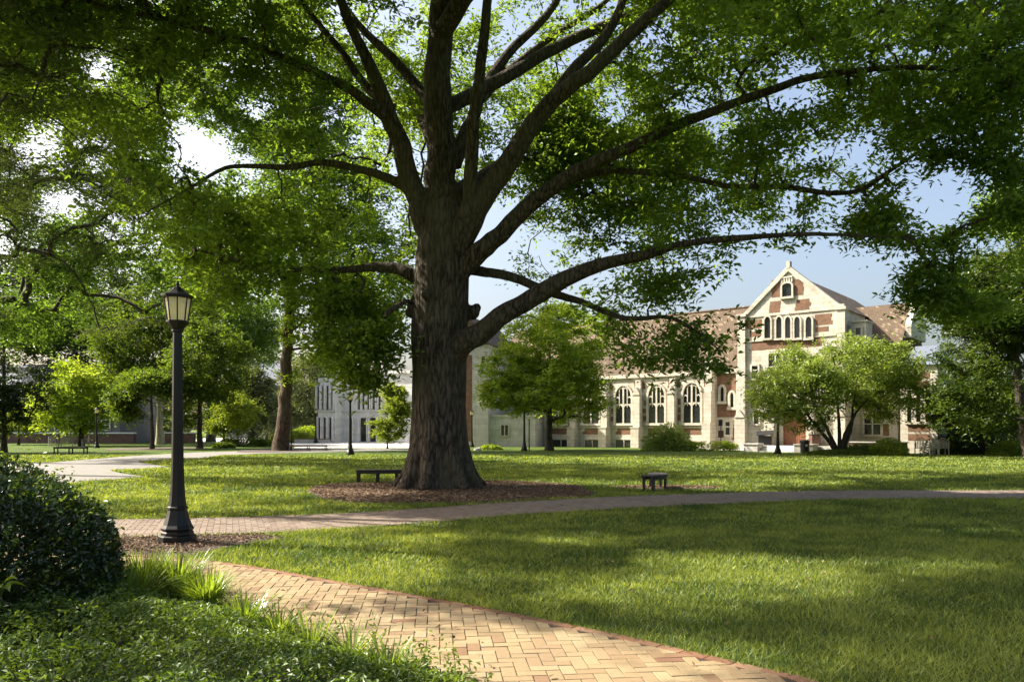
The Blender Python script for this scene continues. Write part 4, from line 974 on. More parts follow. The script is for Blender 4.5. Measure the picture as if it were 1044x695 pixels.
# ------------------------------------------------------------------ benches, chairs, bins, signs
def plank_bench(name, label, loc, rz, L, W, H, mt, group, splay=0.0, legs=4, shape=None):
    root = empty(name, (*loc, 0), rz); tag(root, label, 'bench', group)
    n = 4; sm = MB(); gp = .012; w = (W-gp*(n-1))/n
    for k in range(n): y = -W/2+k*(w+gp); sm.box(-L/2, L/2, y, y+w, H-.035, H)
    sm.build('seat', mt, root, bevel=.004)
    ap = MB(); ap.box(-L/2+.03, L/2-.03, -W/2+.02, -W/2+.05, H-.115, H-.037); ap.box(-L/2+.03, L/2-.03, W/2-.05, W/2-.02, H-.115, H-.037); ap.build('apron', mt, root)
    for i in range(legs//2):
        x = -L/2+.07+(L-.14)*i/(legs//2-1)
        for s in (-1, 1):
            lg = MB(); lg.box(x-.035, x+.035, s*(W/2-.055)-.03, s*(W/2-.055)+.03, 0, H-.037); lg.build('leg', mt, root, bevel=.004)
    return root
BGp = 'backless benches on the lawn'
gA = G(386, 492.5)
plank_bench('bench', 'dark backless bench beside the left side of the great trunk', (gA[0]+.25, gA[1]+.1), .05, 1.9, .42, .42, M['wood'], BGp, legs=8)
def bent_bench(loc, rz):
    # short bench of two bent sections seen end-on
    root = empty('bench', (*loc, 0), rz); tag(root, 'short dark wooden bench alone on the lawn right of the great tree', 'bench', BGp)
    H = .43; a = np.linspace(-.62, .62, 9); R0, R1 = 1.1, 1.52; s = MB()
    for k in range(4):
        i0 = R0+k*.108; i1 = i0+.096; pts = [(i0*math.sin(t), -i0*math.cos(t)+1.3) for t in a]+[(i1*math.sin(t), -i1*math.cos(t)+1.3) for t in a[::-1]]
        m_ = len(pts); s.add([(x, y, H-.04) for x, y in pts]+[(x, y, H) for x, y in pts], [(i, (i+1) % m_, m_+(i+1) % m_, m_+i) for i in range(m_)]+[(i+m_, i+m_+1, 2*m_-2-i, 2*m_-1-i) for i in range(8)]+[(m_-1-i, m_-2-i, i+1, i) for i in range(8)])
    s.build('seat', M['wood'], root)
    for Rr in (R0+.03, R1-.05):
        ap = MB(); pin = [(Rr*math.sin(t), -Rr*math.cos(t)+1.3) for t in a]; po = [((Rr+.025)*math.sin(t), -(Rr+.025)*math.cos(t)+1.3) for t in a]
        for i in range(8):
            ap.add([(*pin[i], H-.12), (*pin[i+1], H-.12), (*po[i+1], H-.12), (*po[i], H-.12), (*pin[i], H-.042), (*pin[i+1], H-.042), (*po[i+1], H-.042), (*po[i], H-.042)], [(0, 3, 2, 1), (4, 5, 6, 7), (0, 1, 5, 4), (1, 2, 6, 5), (2, 3, 7, 6), (3, 0, 4, 7)])
        ap.build('apron', M['wood'], root)
    for t in (-.57, 0, .57):
        for Rr in (R0+.05, R1-.06):
            x, y = Rr*math.sin(t), -Rr*math.cos(t)+1.3; lg = MB(); lg.box(x-.035, x+.035, y-.035, y+.035, 0, H-.042); lg.build('leg', M['wood'], root, bevel=.004)
gB = G(674, 499.5); bent_bench((gB[0], gB[1]+.25), 1.25)
plank_bench('bench', 'flat bench nearest the left edge behind the bush', (G(18, 460)[0], G(18, 462)[1]), .0, 2.4, .9, .46, M['wood_tan'], BGp, legs=8)
plank_bench('bench', 'long low bench on the left lawn before the white curved seat', (G(65, 463)[0], 52.5), -.03, 2.2, .5, .48, M['wood'], BGp, legs=6)
plank_bench('bench', 'long flat bench at the foot of the tall straight trunk', (G(308, 460)[0], 60.5), .05, 2.9, .8, .45, M['wood_tan'], BGp, legs=6)

def garden_chair():
    root = empty('garden_chair'); m = M['wood_grey']
    s = MB()
    for k in range(6): s.box(-.27, .27, -.26+k*.085, -.26+k*.085+.07, .40, .425)
    s.build('seat', m, root)
    b = MB()
    for k in range(7):
        x = -.24+k*.08; h = .93-.20*(abs(x)/.27)**2; b.box(x-.025, x+.025, .25+.0, .275, .43, h)
    arc = [(-.30+.6*t, .80+.17*math.sin(math.pi*t)) for t in np.linspace(0, 1, 12)]; b.ribbon_xz(arc, [(x*1.03, z+.06) for x, z in arc], .24, .285); b.build('backrest', m, root)
    for sx in (-1, 1):
        for y, h in ((-.24, .64), (.26, .86)):
            l = MB(); l.box(sx*.29-.025, sx*.29+.025, y-.025, y+.025, 0, h); l.build('leg', m, root)
        a = MB(); a.box(sx*.29-.04, sx*.29+.04, -.30, .28, .645, .675); a.build('armrest', m, root)
    return root
gc = garden_chair(); GG = 'weathered garden chairs'
for i, (px, Y, rz, lb) in enumerate(((938.5, 50, -.5, 'weathered garden chair turned sideways, left of the three by the shrubs'), (949.5, 48.5, 3.3, 'weathered garden chair seen from behind, middle of the three by the shrubs'), (960, 50, 3.0, 'weathered garden chair with a rounded back, right of the three by the shrubs'),
      (54.5, 75, .9, 'pale garden chair left of the curved white seat'), (87, 75, -.9, 'pale garden chair right of the curved white seat'))):
    o = gc if i == 0 else copy_tree(gc)
    x, y = bx(px, Y); o.location = (x, y, 0); o.rotation_euler = (0, 0, rz); o.scale = (1.1,)*3; tag(o, lb, 'chair', GG)
def curved_seat():
    x, y = bx(68, 77); root = empty('garden_bench', (x, y, 0)); tag(root, 'pale garden seat with a curved top back, between two chairs at far left', 'bench'); m = M['wood_grey']
    s = MB(); s.box(-.75, .75, -.25, .25, .40, .43); s.build('seat', m, root)
    b = MB()
    for k in range(17):
        xx = -.72+k*.09; b.box(xx-.028, xx+.028, .24, .265, .44, .72+.28*math.sqrt(max(0, 1-(xx/.8)**2)))
    arc = [(.78*math.cos(t), .70+.30*math.sin(t)) for t in np.linspace(math.pi, 0, 16)]; b.ribbon_xz(arc, [(a*1.03, z+.06) for a, z in arc], .23, .275); b.build('backrest', m, root)
    for sx in (-1, 1):
        for yy in (-.22, .24): l = MB(); l.box(sx*.70-.03, sx*.70+.03, yy-.03, yy+.03, 0, .40); l.build('leg', m, root)
        a = MB(); a.box(sx*.74-.03, sx*.74+.03, -.26, .24, .64, .67); a.build('armrest', m, root)
curved_seat()
def bin_(loc, label, r=.33, h=.95):
    root = empty('litter_bin', (*loc, 0)); tag(root, label, 'bin')
    b = MB(); b.lathe([(r*.86, 0), (r*.9, .05), (r, h*.84), (r*.98, h*.86)], n=20); b.build('body', M['black'], root, smooth=False)
    l = MB(); l.lathe([(r*1.08, h*.865), (r*1.08, h*.92), (r*.8, h*.985), (r*.45, h)], n=20); l.build('lid', M['black'], root)
    d = MB(); d.box(-.09, .09, -r*1.02, -r*.97, h*.50, h*.66); d.build('badge', M['white'], root)
bin_(tuple(bx(820.5, 54.6)), 'round black litter bin on the grass right of the entrance lamp')
def box_bin(loc, label):
    root = empty('litter_bin', (*loc, .45)); tag(root, label, 'bin'); b = MB(); b.box(-.32, .32, -.32, .32, .05, .8); b.build('body', M['signbrown'], root, bevel=.02)
    c = MB(); c.box(-.36, .36, -.36, .36, .805, .88); c.build('lid', M['black'], root, bevel=.02)
    f = MB()
    for sx in (-1, 1):
        for sy in (-1, 1): f.box(sx*.28-.03, sx*.28+.03, sy*.28-.03, sy*.28+.03, 0, .05)
    f.build('foot', M['black'], root)
box_bin(tuple(bx(830.5, 57.4)), 'square dark brown litter bin on the terrace behind the round one')
def lectern():
    x, y = bx(780, 59.6); root = empty('information_board', (x, y, .45), -.35); tag(root, 'dark slanted information board at the top of the entrance steps', 'information board')
    p = MB(); p.box(-.5, .5, -.10, .10, 0, .75); p.build('pedestal', M['black'], root, bevel=.01)
    t = MB(); t.add([(-.62, -.28, .72), (.62, -.28, .80), (.62, .28, 1.12), (-.62, .28, 1.04), (-.62, -.28, .79), (.62, -.28, .87), (.62, .28, 1.19), (-.62, .28, 1.11)], [(0, 3, 2, 1), (4, 5, 6, 7), (0, 1, 5, 4), (1, 2, 6, 5), (2, 3, 7, 6), (3, 0, 4, 7)]); t.build('panel', M['black'], root, bevel=.01)
lectern()
def signpost():
    x, y = bx(735, 60.5); root = empty('sign_post', (x, y, 0)); tag(root, 'slim sign post with a small dark box and a brown board by the hedge', 'sign')
    p = MB(); p.lathe([(.035, 0), (.035, 2.5)], n=8); p.build('post', M['black'], root)
    b = MB(); b.box(-.2, .12, -.07, .07, 1.95, 2.45); b.build('box', M['black'], root, bevel=.02)
    c = MB(); c.box(-.24, .2, -.06, -.036, 1.05, 1.6); c.build('board', M['signbrown'], root)
signpost()
def thin_post():
    x, y = bx(539.5, 60); root = empty('sign_post', (x, y, 0)); tag(root, 'thin plain post standing right of the lamp under the bright green tree', 'post')
    p = MB(); p.lathe([(.06, 0), (.05, .1), (.04, 2.4)], n=8); p.build('post', M['black'], root); b = MB(); b.lathe([(.055, 2.4), (.055, 2.46), (.01, 2.5)], n=8); b.build('cap', M['black'], root)
thin_post()
def boulder(px, py, rx, ry, h, label, seed):
    import bmesh
    g = G(px, py); bm = bmesh.new(); bmesh.ops.create_icosphere(bm, subdivisions=4, radius=1)
    for v in bm.verts:
        p = np.array(v.co)[None]; k = .8+.5*(vnoise(p+seed, 1.4, seed)[0]-.5)+.2*(vnoise(p+seed, 4, seed)[0]-.5); v.co = v.co*k; v.co.x *= rx; v.co.y *= ry; v.co.z = max(v.co.z*h*1.2, -.1)
    me = bpy.data.meshes.new('boulder'); bm.to_mesh(me); bm.free(); me.materials.append(M['rock']); o = link_mesh('boulder', me); o.location = (g[0], g[1], 0); tag(o, label, 'boulder')
boulder(677, 459.6, .75, .5, .30, 'pale grey rock under the bright lime shrub', 3)
boulder(487, 459, .35, .3, .28, 'small pale stone beside the great trunk on the far lawn', 5)

# ------------------------------------------------------------------ the gabled hall
A = math.radians(40); CA, SA = math.cos(A), math.sin(A)
OX, OY = (757-CX)/F*62, 62.0
HALL = empty('hall_building', (OX, OY, 0), -A); tag(HALL, 'cream stone and red brick collegiate hall with a steep gable and arched windows', 'building')
def U(px, v=0.0):
    k = (px-CX)/F; return (k*(OY+v*CA)-OX-v*SA)/(CA+k*SA)
def Zh(px, py, v=0.0):
    Y = OY-U(px, v)*SA+v*CA; return CH-(py-HY)/F*Y
def arch(x0, x1, z0, zs, zt, n=7):           # pointed arch outline, counter-clockwise from bottom left seen from the front
    xc = (x0+x1)/2; R = [(x0, z0), (x1, z0)]
    for t in np.linspace(0, 1, n): a = t*math.pi/2; R.append((x1-(x1-xc)*(1-math.cos(a)), zs+(zt-zs)*math.sin(a)))
    for t in np.linspace(1, 0, n)[1:]: a = t*math.pi/2; R.append((x0+(xc-x0)*(1-math.cos(a)), zs+(zt-zs)*math.sin(a)))
    return R
def arch_window(parent, x0, x1, z0, zs, zt, y, lights=1, two_tier=False, fr=.16, m='stone'):
    """stone surround standing proud, dark glass set back within it, mullions and tracery"""
    o = arch(x0, x1, z0, zs, zt); big = arch(x0-fr, x1+fr, z0-fr*.6, zs, zt+fr)
    f = MB(); f.ribbon_xz(o[1:]+o[:1], big[1:]+big[:1], y-.16, y-.002); f.box(x0-fr*1.3, x1+fr*1.3, y-.22, y-.003, z0-fr*1.15, z0-.005)
    w = x1-x0; bw = .075 if lights > 1 else .0
    for k in range(1, lights):
        x = x0+w*k/lights; top = zs+(zt-zs)*math.sqrt(max(0, 1-((x-(x0+x1)/2)/(w/2))**2)); major = (k*2 == lights)
        f.box(x-bw/(1 if major else 2), x+bw/(1 if major else 2), y-.10, y-.02, z0 if (major or not two_tier) else z0+(zs-z0)*.62, top)
    if two_tier:
        zm = z0+(zs-z0)*.66
        for h in (0, 1):
            a0 = x0+w*h/2+.03; a1 = a0+w/2-.06; ar = arch(a0, a1, z0, zm-.35, zm+.12); ar2 = arch(a0-.05, a1+.05, z0, zm-.3, zm+.22); f.ribbon_xz(ar[1:]+ar[:1], ar2[1:]+ar2[:1], y-.09, y-.03)
        f.box(x0, x1, y-.085, y-.035, zm+.10, zm+.22)
        for k in range(4):
            a0 = x0+w*k/4+.02; a1 = a0+w/4-.04; xc = (a0+a1)/2; tp = zs+(zt-zs)*math.sqrt(max(0, 1-((abs(xc-(x0+x1)/2)+w/8)/(w/2))**2))*.9
            ar = arch(a0, a1, zm+.2, tp-.25, tp); ar2 = arch(a0-.04, a1+.04, zm+.2, tp-.2, tp+.12); f.ribbon_xz(ar[1:]+ar[:1], ar2[1:]+ar2[:1], y-.088, y-.04)
    wo = f.build('window', M[m], parent)
    g = MB(); g.prism_xz(o, y-.02, y-.004); g.build('glass', M['glass_dark'], wo)
    # leading
    return wo
def rect_window(parent, x0, x1, z0, z1, y, mull=2, fr=.12, m='stone', bars=1):
    f = MB(); f.box(x0-fr, x0, y-.12, y-.002, z0-fr, z1+fr); f.box(x1, x1+fr, y-.12, y-.002, z0-fr, z1+fr); f.box(x0, x1, y-.12, y-.002, z1, z1+fr); f.box(x0, x1, y-.16, y-.002, z0-fr, z0)
    for k in range(1, mull): x = x0+(x1-x0)*k/mull; f.box(x-.05, x+.05, y-.09, y-.02, z0, z1)
    for k in range(1, bars+0): z = z0+(z1-z0)*k/bars; f.box(x0, x1, y-.085, y-.022, z-.035, z+.035)
    wo = f.build('window', M[m], parent); g = MB(); g.box(x0, x1, y-.02, y-.004, z0, z1); g.build('glass', M['glass_dark'], wo); return wo
def brick_patch(mb, x0, x1, z0, z1, y, mi=1, r=random.Random(4), step=.3, rag=.35):
    n = max(1, round((z1-z0)/step)); h = (z1-z0)/n
    for k in range(n): a = x0+r.uniform(0, rag)*(x1-x0)*.35; b = x1-r.uniform(0, rag)*(x1-x0)*.35; mb.box(a, b, y-.012, y+.1, z0+k*h, z0+(k+1)*h, mi)

def hall():
    W0 = 2.2                                # the long wing stands back behind the gabled bay
    zc = Zh(690, 380, W0); zr = Zh(690, 321, W0+4.6)
    xL, xR = U(500, W0), U(752, W0)
    # --- long wing
    w = MB(); w.box(xL, xR+.5, W0, W0+9.2, -.3, zc)
    for c in (628, 661.5, 697, 593, 560):
        x0, x1 = U(c-5, W0), U(c, W0)
    rr = random.Random(9)
    wins = [(562, 578), (595, 611), (628, 644), (661.5, 678), (697, 714.5)]
    zb, zs, zt = Zh(680, 431, W0), Zh(680, 404, W0), Zh(680, 391.5, W0)
    for a, b in wins:
        x0, x1 = U(a, W0), U(b, W0)
        for sx, s in ((x0, -1), (x1, 1)):
            for z in (zb+.2, zb+.9, zb+1.6):
                h = rr.uniform(.3, .6); q = sorted((sx+s*.25, sx+s*rr.uniform(.5, .75))); w.box(q[0], q[1], W0-.012, W0+.1, z, z+h, 1)
        brick_patch(w, x0-.1, x1+.1, zb-1.05, zb-.5, W0, r=rr, step=.27)
        brick_patch(w, x1+.25, x1+.95, zt-.35, zt+.35, W0, r=rr, step=.25)
        brick_patch(w, x0-.95, x0-.3, zt-.35, zt+.30, W0, r=rr, step=.25)
    # brick bay next to the gable
    xb0, xb1 = U(731, W0), U(752, W0); brick_patch(w, xb0, xb1, Zh(740, 425, W0), Zh(740, 376, W0), W0, r=rr, step=.4, rag=.05)
    brick_patch(w, U(746, W0), xb1, .8, Zh(740, 425, W0)-.7, W0, r=rr, step=.4)
    w.build('wall', [M['stone'], M['brick']], HALL)
    for a, b in wins: arch_window(HALL, U(a, W0), U(b, W0), zb, zs, zt, W0, 4, True, .2)
    for a, b in ((535, 548), (563, 582), (597, 612), (628, 645), (661, 678)):
        rect_window(HALL, U(a, W0), U(b, W0), Zh(a, 456.5, W0), Zh(a, 448, W0), W0, 2)
    arch_window(HALL, U(735, W0), U(738.5, W0), Zh(737, 409, W0), Zh(737, 398, W0), Zh(737, 394, W0), W0, 1, fr=.2)
    arch_window(HALL, U(745, W0), U(748.5, W0), Zh(747, 415, W0), Zh(747, 404, W0), Zh(747, 400, W0), W0, 1, fr=.2)
    rect_window(HALL, U(740, W0), U(744.5, W0), Zh(742, 443, W0), Zh(742, 430, W0), W0, 1, .25)
    for c in (587, 619, 652, 687):          # stepped buttresses
        x = U(c, W0); b = MB(); b.box(x-.42, x+.42, W0-.9, W0, -.2, zb-.4); b.box(x-.34, x+.34, W0-.6, W0, zb-.4, zs+.2)
        b.prism_xz([(x-.40, zs+.2), (x+.40, zs+.2), (x, zs+.9)], W0-.66, W0); b.box(x-.28, x+.28, W0-.3, W0, zs+.2, zc-.5); b.box(x-.46, x+.46, W0-.94, W0-.005, zb-.46, zb-.36); b.build('buttress', M['stone'], HALL)
    x = U(726, W0); b = MB(); b.box(x-.38, x+.38, W0-1.2, W0, -.2, zb); b.box(x-.34, x+.34, W0-.95, W0, zb, zs+.3); b.box(x-.30, x+.30, W0-.7, W0, zs+.3, Zh(726, 370, W0)); b.prism_xz([(x-.36, Zh(726, 370, W0)), (x+.36, Zh(726, 370, W0)), (x, Zh(726, 362, W0))], W0-.75, W0+.1); b.build('buttress', M['stone'], HALL)
    c = MB(); c.box(xL-.1, xR+.4, W0-.22, W0-.003, zc-.28, zc+.06); c.box(xL-.1, xR+.4, W0-.10, W0-.003, zb-.42, zb-.30); c.build('cornice', M['stone'], HALL)
    r = MB(); yr = W0+4.6
    r.add([(xL-.3, W0-.2, zc+.03), (xR+3, W0-.2, zc+.03), (xR+3, yr, zr), (xL-.3, yr, zr), (xL-.3, W0+9.4, zc+.03), (xR+3, W0+9.4, zc+.03)], [(0, 1, 2, 3), (3, 2, 5, 4), (0, 3, 4), (1, 5, 2)])
    ro = r.build('roof', M['tile'], HALL); rg = MB(); rg.tube([(xL-.3, yr, zr+.03), (xR+3, yr, zr+.03)], [.11, .11], 8); rg.build('ridge_tile', M['tile'], ro)
    # --- gabled bay
    X1 = U(858); zsh = Zh(806, 318); zap = Zh(804, 275)
    xap = U(804)
    g = MB(); g.box(0, X1, 0, 6, -.3, zsh); g.prism_xz([(.35, zsh), (X1-.35, zsh), (xap+.12, zap-.05), (xap-.12, zap-.05)], 0, .45)
    rr = random.Random(12)
    def bp(a, b, t, bt, **k): brick_patch(g, U(a), U(b), Zh((a+b)/2, bt), Zh((a+b)/2, t), 0, r=rr, **k)
    bp(786, 796.5, 285, 303); bp(809, 820, 284.5, 301); bp(784, 796, 307, 318.5); bp(810, 827, 305, 316); bp(760, 777, 326, 335, rag=.15); bp(764, 776, 338, 343, rag=.1); bp(830, 849, 320, 331, rag=.3); bp(831, 845, 333, 338, rag=.1)
    bp(766, 838, 346, 355, rag=.03); bp(765, 773, 398, 415, rag=.1); bp(836, 852, 365, 385); bp(838, 852, 400, 412)
    g.build('wall', [M['stone'], M['brick']], HALL)
    for a, b in ((780, 786), (792, 797.5), (801, 806.5), (810.5, 816), (822, 828)): arch_window(HALL, U(a), U(b), Zh(a, 345), Zh(a, 328), Zh(a, 323.3), 0, 1, fr=.13)
    arch_window(HALL, U(798), U(807.5), Zh(802, 302.5), Zh(802, 292), Zh(802, 289), 0, 1, fr=.14)
    t = MB()
    for k in range(5): x = U(797.5)+(U(807.5)-U(797.5))*k/4; t.box(x-.05, x+.05, -.09, -.003, Zh(802, 288), Zh(802, 283.5))
    t.box(U(797), U(808), -.12, -.004, Zh(802, 283.5), Zh(802, 282)); t.build('window_tracery', M['stone'], HALL)
    rect_window(HALL, U(767), U(773), Zh(770, 386), Zh(770, 373), 0, 1, .14, bars=3); rect_window(HALL, U(769), U(774), Zh(770, 432), Zh(770, 420), 0, 1, .12)
    rect_window(HALL, U(784), U(812), Zh(798, 400), Zh(798, 360), 0, 4, .25, bars=3)
    rect_window(HALL, U(838), U(848), Zh(843, 398), Zh(843, 370), 0, 2, .14, bars=3); rect_window(HALL, U(832), U(842), Zh(840, 440), Zh(840, 425), 0, 2, .14)
    # entrance: deep arch with timber doors
    d = MB(); x0, x1 = U(799), U(823); zd = .45
    for k, (e, y) in enumerate(((.0, -.05), (.25, -.30), (.5, -.55))):
        o = arch(x0-e, x1+e, zd, 2.7, 3.9+e*.6); bg_ = arch(x0-e-.25, x1+e+.25, zd, 2.7, 4.1+e*.6+.05); d.ribbon_xz(o[1:]+o[:1], bg_[1:]+bg_[:1], y-.2, -.002-.001*k)
    en = d.build('door_surround', M['stone'], HALL)
    for s in (0, 1):
        q = MB(); xm = (x0+x1)/2; a0, a1 = (x0, xm-.01) if s == 0 else (xm+.01, x1); q.box(a0, a1, -.03, -.004, zd, 2.95); 
        for k in range(4): q.box(a0+.08+(a1-a0-.2)*k/4, a0+.08+(a1-a0-.2)*k/4+.06, -.05, -.031, zd+.1, 2.8)
        dd = q.build('door', M['door_wood'], HALL); hnd = MB(); hx = xm-.12 if s == 0 else xm+.12; hnd.box(hx-.02, hx+.02, -.09, -.051, 1.35, 1.6); hnd.build('handle', M['black'], dd)
    q = MB(); q.prism_xz(arch(x0, x1, 2.96, 3.0, 3.85), -.02, -.004); q.build('fanlight', M['glass_dark'], HALL)
    # coping, kneelers and corner pillars
    c = MB()
    for s, (xe) in ((-1, .05), (1, X1-.05)):
        xk = xap+s*.02
        pts_o = [(xe, zsh+.15), (xap, zap+.35)]; pts_i = [(xe, zsh-.25), (xap, zap-.12)]
        if s == 1: c.ribbon_xz(pts_i, pts_o, -.14, .6)
        else: c.ribbon_xz(pts_i, pts_o, -.141, .601)
        c.box(xe-.3, xe+.3, -.2, .7, zsh-.3, zsh+.2) if s == 1 else c.box(xe-.35, xe+.3, -.2, .7, zsh-.2, zsh+.12)
    c.box(xap-.14, xap+.14, -.16, .3, zap+.1, zap+.65); c.box(.2, X1-.2, -.08, -.003, Zh(800, 346), Zh(800, 345)-.02); c.box(.2, X1-.2, -.08, -.003, Zh(800, 320.5), Zh(800, 319))
    c.build('coping', M['stone'], HALL)
    for xa, xb, top in ((-.45, .42, Zh(760, 323)), (X1-.42, X1+.42, Zh(856, 316))):
        b = MB(); b.box(xa, xb, -.55, .3, -.2, Zh(800, 425)); b.box(xa+.06, xb-.06, -.38, .3, Zh(800, 425), Zh(800, 372)); b.box(xa+.12, xb-.12, -.22, .3, Zh(800, 372), top); b.box(xa+.02, xb-.02, -.32, .35, top, top+.22)
        xm = (xa+xb)/2; b.prism_xz([(xa, Zh(800, 425)), (xb, Zh(800, 425)), (xm, Zh(800, 425)+.6)], -.62, -.3); b.build('buttress', M['stone'], HALL)
    DG = 17.0
    r = MB(); r.add([(-.2, .46, zsh-.1), (xap, .46, zap-.15), (X1+.2, .46, zsh-.1), (-.2, DG, zsh-.1), (xap, DG, zap-.15), (X1+.2, DG, zsh-.1)], [(0, 1, 4, 3), (1, 2, 5, 4), (0, 2, 1), (3, 4, 5)]); r.build('roof', M['tile'], HALL)
    # --- right wing
    V1 = 2.6; xW = U(922, V1+4.5); zr2 = Zh(900, 311, V1+5); ze = zr2-5.3
    w = MB(); w.box(X1-.2, xW+.6, V1, V1+10, -.3, ze)
    rr = random.Random(3)
    for k in range(9): a = X1+.8+k*(xW-X1-1)/9; brick_patch(w, a, a+.8, rr.uniform(1, ze-1.6), rr.uniform(1, ze-1.6)+1.0, V1, r=rr) if False else brick_patch(w, a, a+.75, (k % 3)*2.1+1.2, (k % 3)*2.1+2.1, V1, r=rr)
    w.build('wall', [M['stone'], M['brick']], HALL)
    for k in range(3):
        a = X1+.9+k*2.4
        if a+1.2 > xW: break
        for z in (1.3, 4.2): rect_window(HALL, a, a+1.15, z, z+1.6, V1, 2, .16, bars=2)
    r = MB(); r.add([(X1-2, V1-.3, ze), (xW+.5, V1-.3, ze), (xW+.5, V1+5, zr2), (X1-6, V1+5, zr2), (X1-6, V1+10.3, ze), (xW+.5, V1+10.3, ze)], [(0, 1, 2, 3), (3, 2, 5, 4), (1, 5, 2)]); r.build('roof', M['tile'], HALL)
    prof = [(V1+2.6, zr2-3.0), (V1+2.6, zr2-2.0), (V1+4.6, zr2+.35), (V1+5.0, zr2+.6), (V1+5.4, zr2+.35), (V1+7.4, zr2-2.0), (V1+7.4, zr2-3.0)]
    p = MB(); p.add([(xW+.51, y, z) for y, z in prof]+[(xW+.92, y, z) for y, z in prof], [list(range(6, -1, -1)), list(range(7, 14))]+[(i, (i+1) % 7, (i+1) % 7+7, i+7) for i in range(7)]); p.build('gable_parapet', M['stone'], HALL)
    # projecting brick end bay
    a0, a1 = U(918, .2), U(956, .2); ztb = Zh(940, 372, .2); w = MB(); w.box(a0, a1, .2, 6, -.3, ztb)
    for k in range(10):
        zz = .9+k*.62
        if zz+.5 > ztb: break
        w.box(a0+.5, a1-.5, .188, .3, zz, zz+.46, 1)
    w.build('wall', [M['stone'], M['brick']], HALL)
    for k in range(3): x = a0+.6+k*(a1-a0-1.2)/2; rect_window(HALL, x-.14, x+.14, 2.2, 4.4, .188, 1, .16)
    r = MB(); r.add([(a0-.2, 0, ztb), (a1+.2, 0, ztb), (a1+.2, 6.2, ztb), (a0-.2, 6.2, ztb), ((a0+a1)/2-.8, 3, ztb+1.6), ((a0+a1)/2+.8, 3, ztb+1.6)], [(0, 1, 5, 4), (1, 2, 5), (2, 3, 4, 5), (3, 0, 4)]); r.build('roof', M['slate'], HALL)
    # small turret beside the gable
    t = MB(); ta, tb = X1+.45, X1+1.5; t.box(ta, tb, .8, 2.4, Zh(861, 352), Zh(861, 328)); t.build('turret', M['stone'], HALL)
    rect_window(HALL, ta+.35, tb-.35, Zh(861, 341), Zh(861, 334), .8, 1, .12)
    ch = MB(); ch.box(ta-.1, tb+.1, .7, 2.5, Zh(861, 328)+.003, Zh(861, 326.5)); ch.build('turret_cap', M['stone'], HALL)
hall()
def terrace():
    root = empty('terrace_steps', (OX, OY, 0), -A); tag(root, 'stone terrace and steps at the door of the gabled hall', 'steps')
    x0, x1 = U(762, -2), U(915, -2)
    d = MB(); d.box(x0, U(905, -2), -2.2, -.7, -.05, .44); d.build('platform', M['stone_pale'], root)
    for k in range(3): s = MB(); s.box(U(776, -2.6), U(812, -2.6), -2.2-.35*(k+1), -2.2-.35*k-.002, -.05, .44-.13*(k+1)); s.build('step', M['stone_pale'], root)
    for a, b in ((762, 776), (813, 832)):
        c = MB(); c.box(U(a, -2.6), U(b, -2.6), -3.3, -2.205, -.05, .52); c.box(U(a, -2.6)-.05, U(b, -2.6)+.05, -3.36, -2.21, .523, .62); c.build('cheek_wall', M['stone_pale'], root)
    w = MB(); w.box(U(868, -2.3), U(925, -2.3), -2.55, -2.25, -.05, .75); w.build('brick_wall', M['brick_far'], root); w = MB(); w.box(U(868, -2.3)-.05, U(925, -2.3)+.05, -2.6, -2.2, .753, .83); w.build('wall_cap', M['stone_pale'], root)
terrace()

def block(name, label, px0, px1, Y, depth, top_py, rz=0.0, wall='stone_pale', groups=None, roof=None, cat='building'):
    x0, x1 = (px0-CX)/F*Y, (px1-CX)/F*Y; root = empty(name, (x0, Y, 0), rz); tag(root, label, cat)
    L = (x1-x0)/max(.3, math.cos(rz)); H = CH-(top_py-HY)/F*Y
    w = MB(); w.box(0, L, 0, depth, -.3, H); w.build('wall', M[wall], root); return root, L, H
# pale stone block behind the great trunk
def pale_block():
    root, L, H = block('stone_building', 'tall pale stone block seen just right of the great trunk', 455, 498, 76, 12, 352, -.25, 'stone_pale')
    r = MB(); r.add([(-.2, -.2, H), (L+.2, -.2, H), (L+.2, 12.2, H), (-.2, 12.2, H), (L*.5, -.2, H+3.0), (L*.5, 12.2, H+3.0)], [(0, 1, 4), (1, 2, 5, 4), (2, 3, 5), (3, 0, 4, 5)]); r.build('roof', M['tile'], root)
    b = MB(); b.box(L*.45, L*.62, -.02, .1, .5, H-1); b.build('brick_band', M['brick'], root)
    rect_window(root, L*.85, L*.93, H-2.2, H-1.2, 0, 1, .1)
    a = MB(); a.box(L+.003, L+4.6, .5, 9, -.3, CH-(425-HY)/F*76); a.build('annex_wall', M['stone_pale'], root)
    rect_window(root, L+1.2, L+1.9, 1.1, 2.1, .5, 2, .1)
    c = MB(); c.box(L+.003, L+4.65, .42, 9.05, CH-(425-HY)/F*76+.003, CH-(425-HY)/F*76+.22); c.build('annex_coping', M['stone_pale'], root)
pale_block()
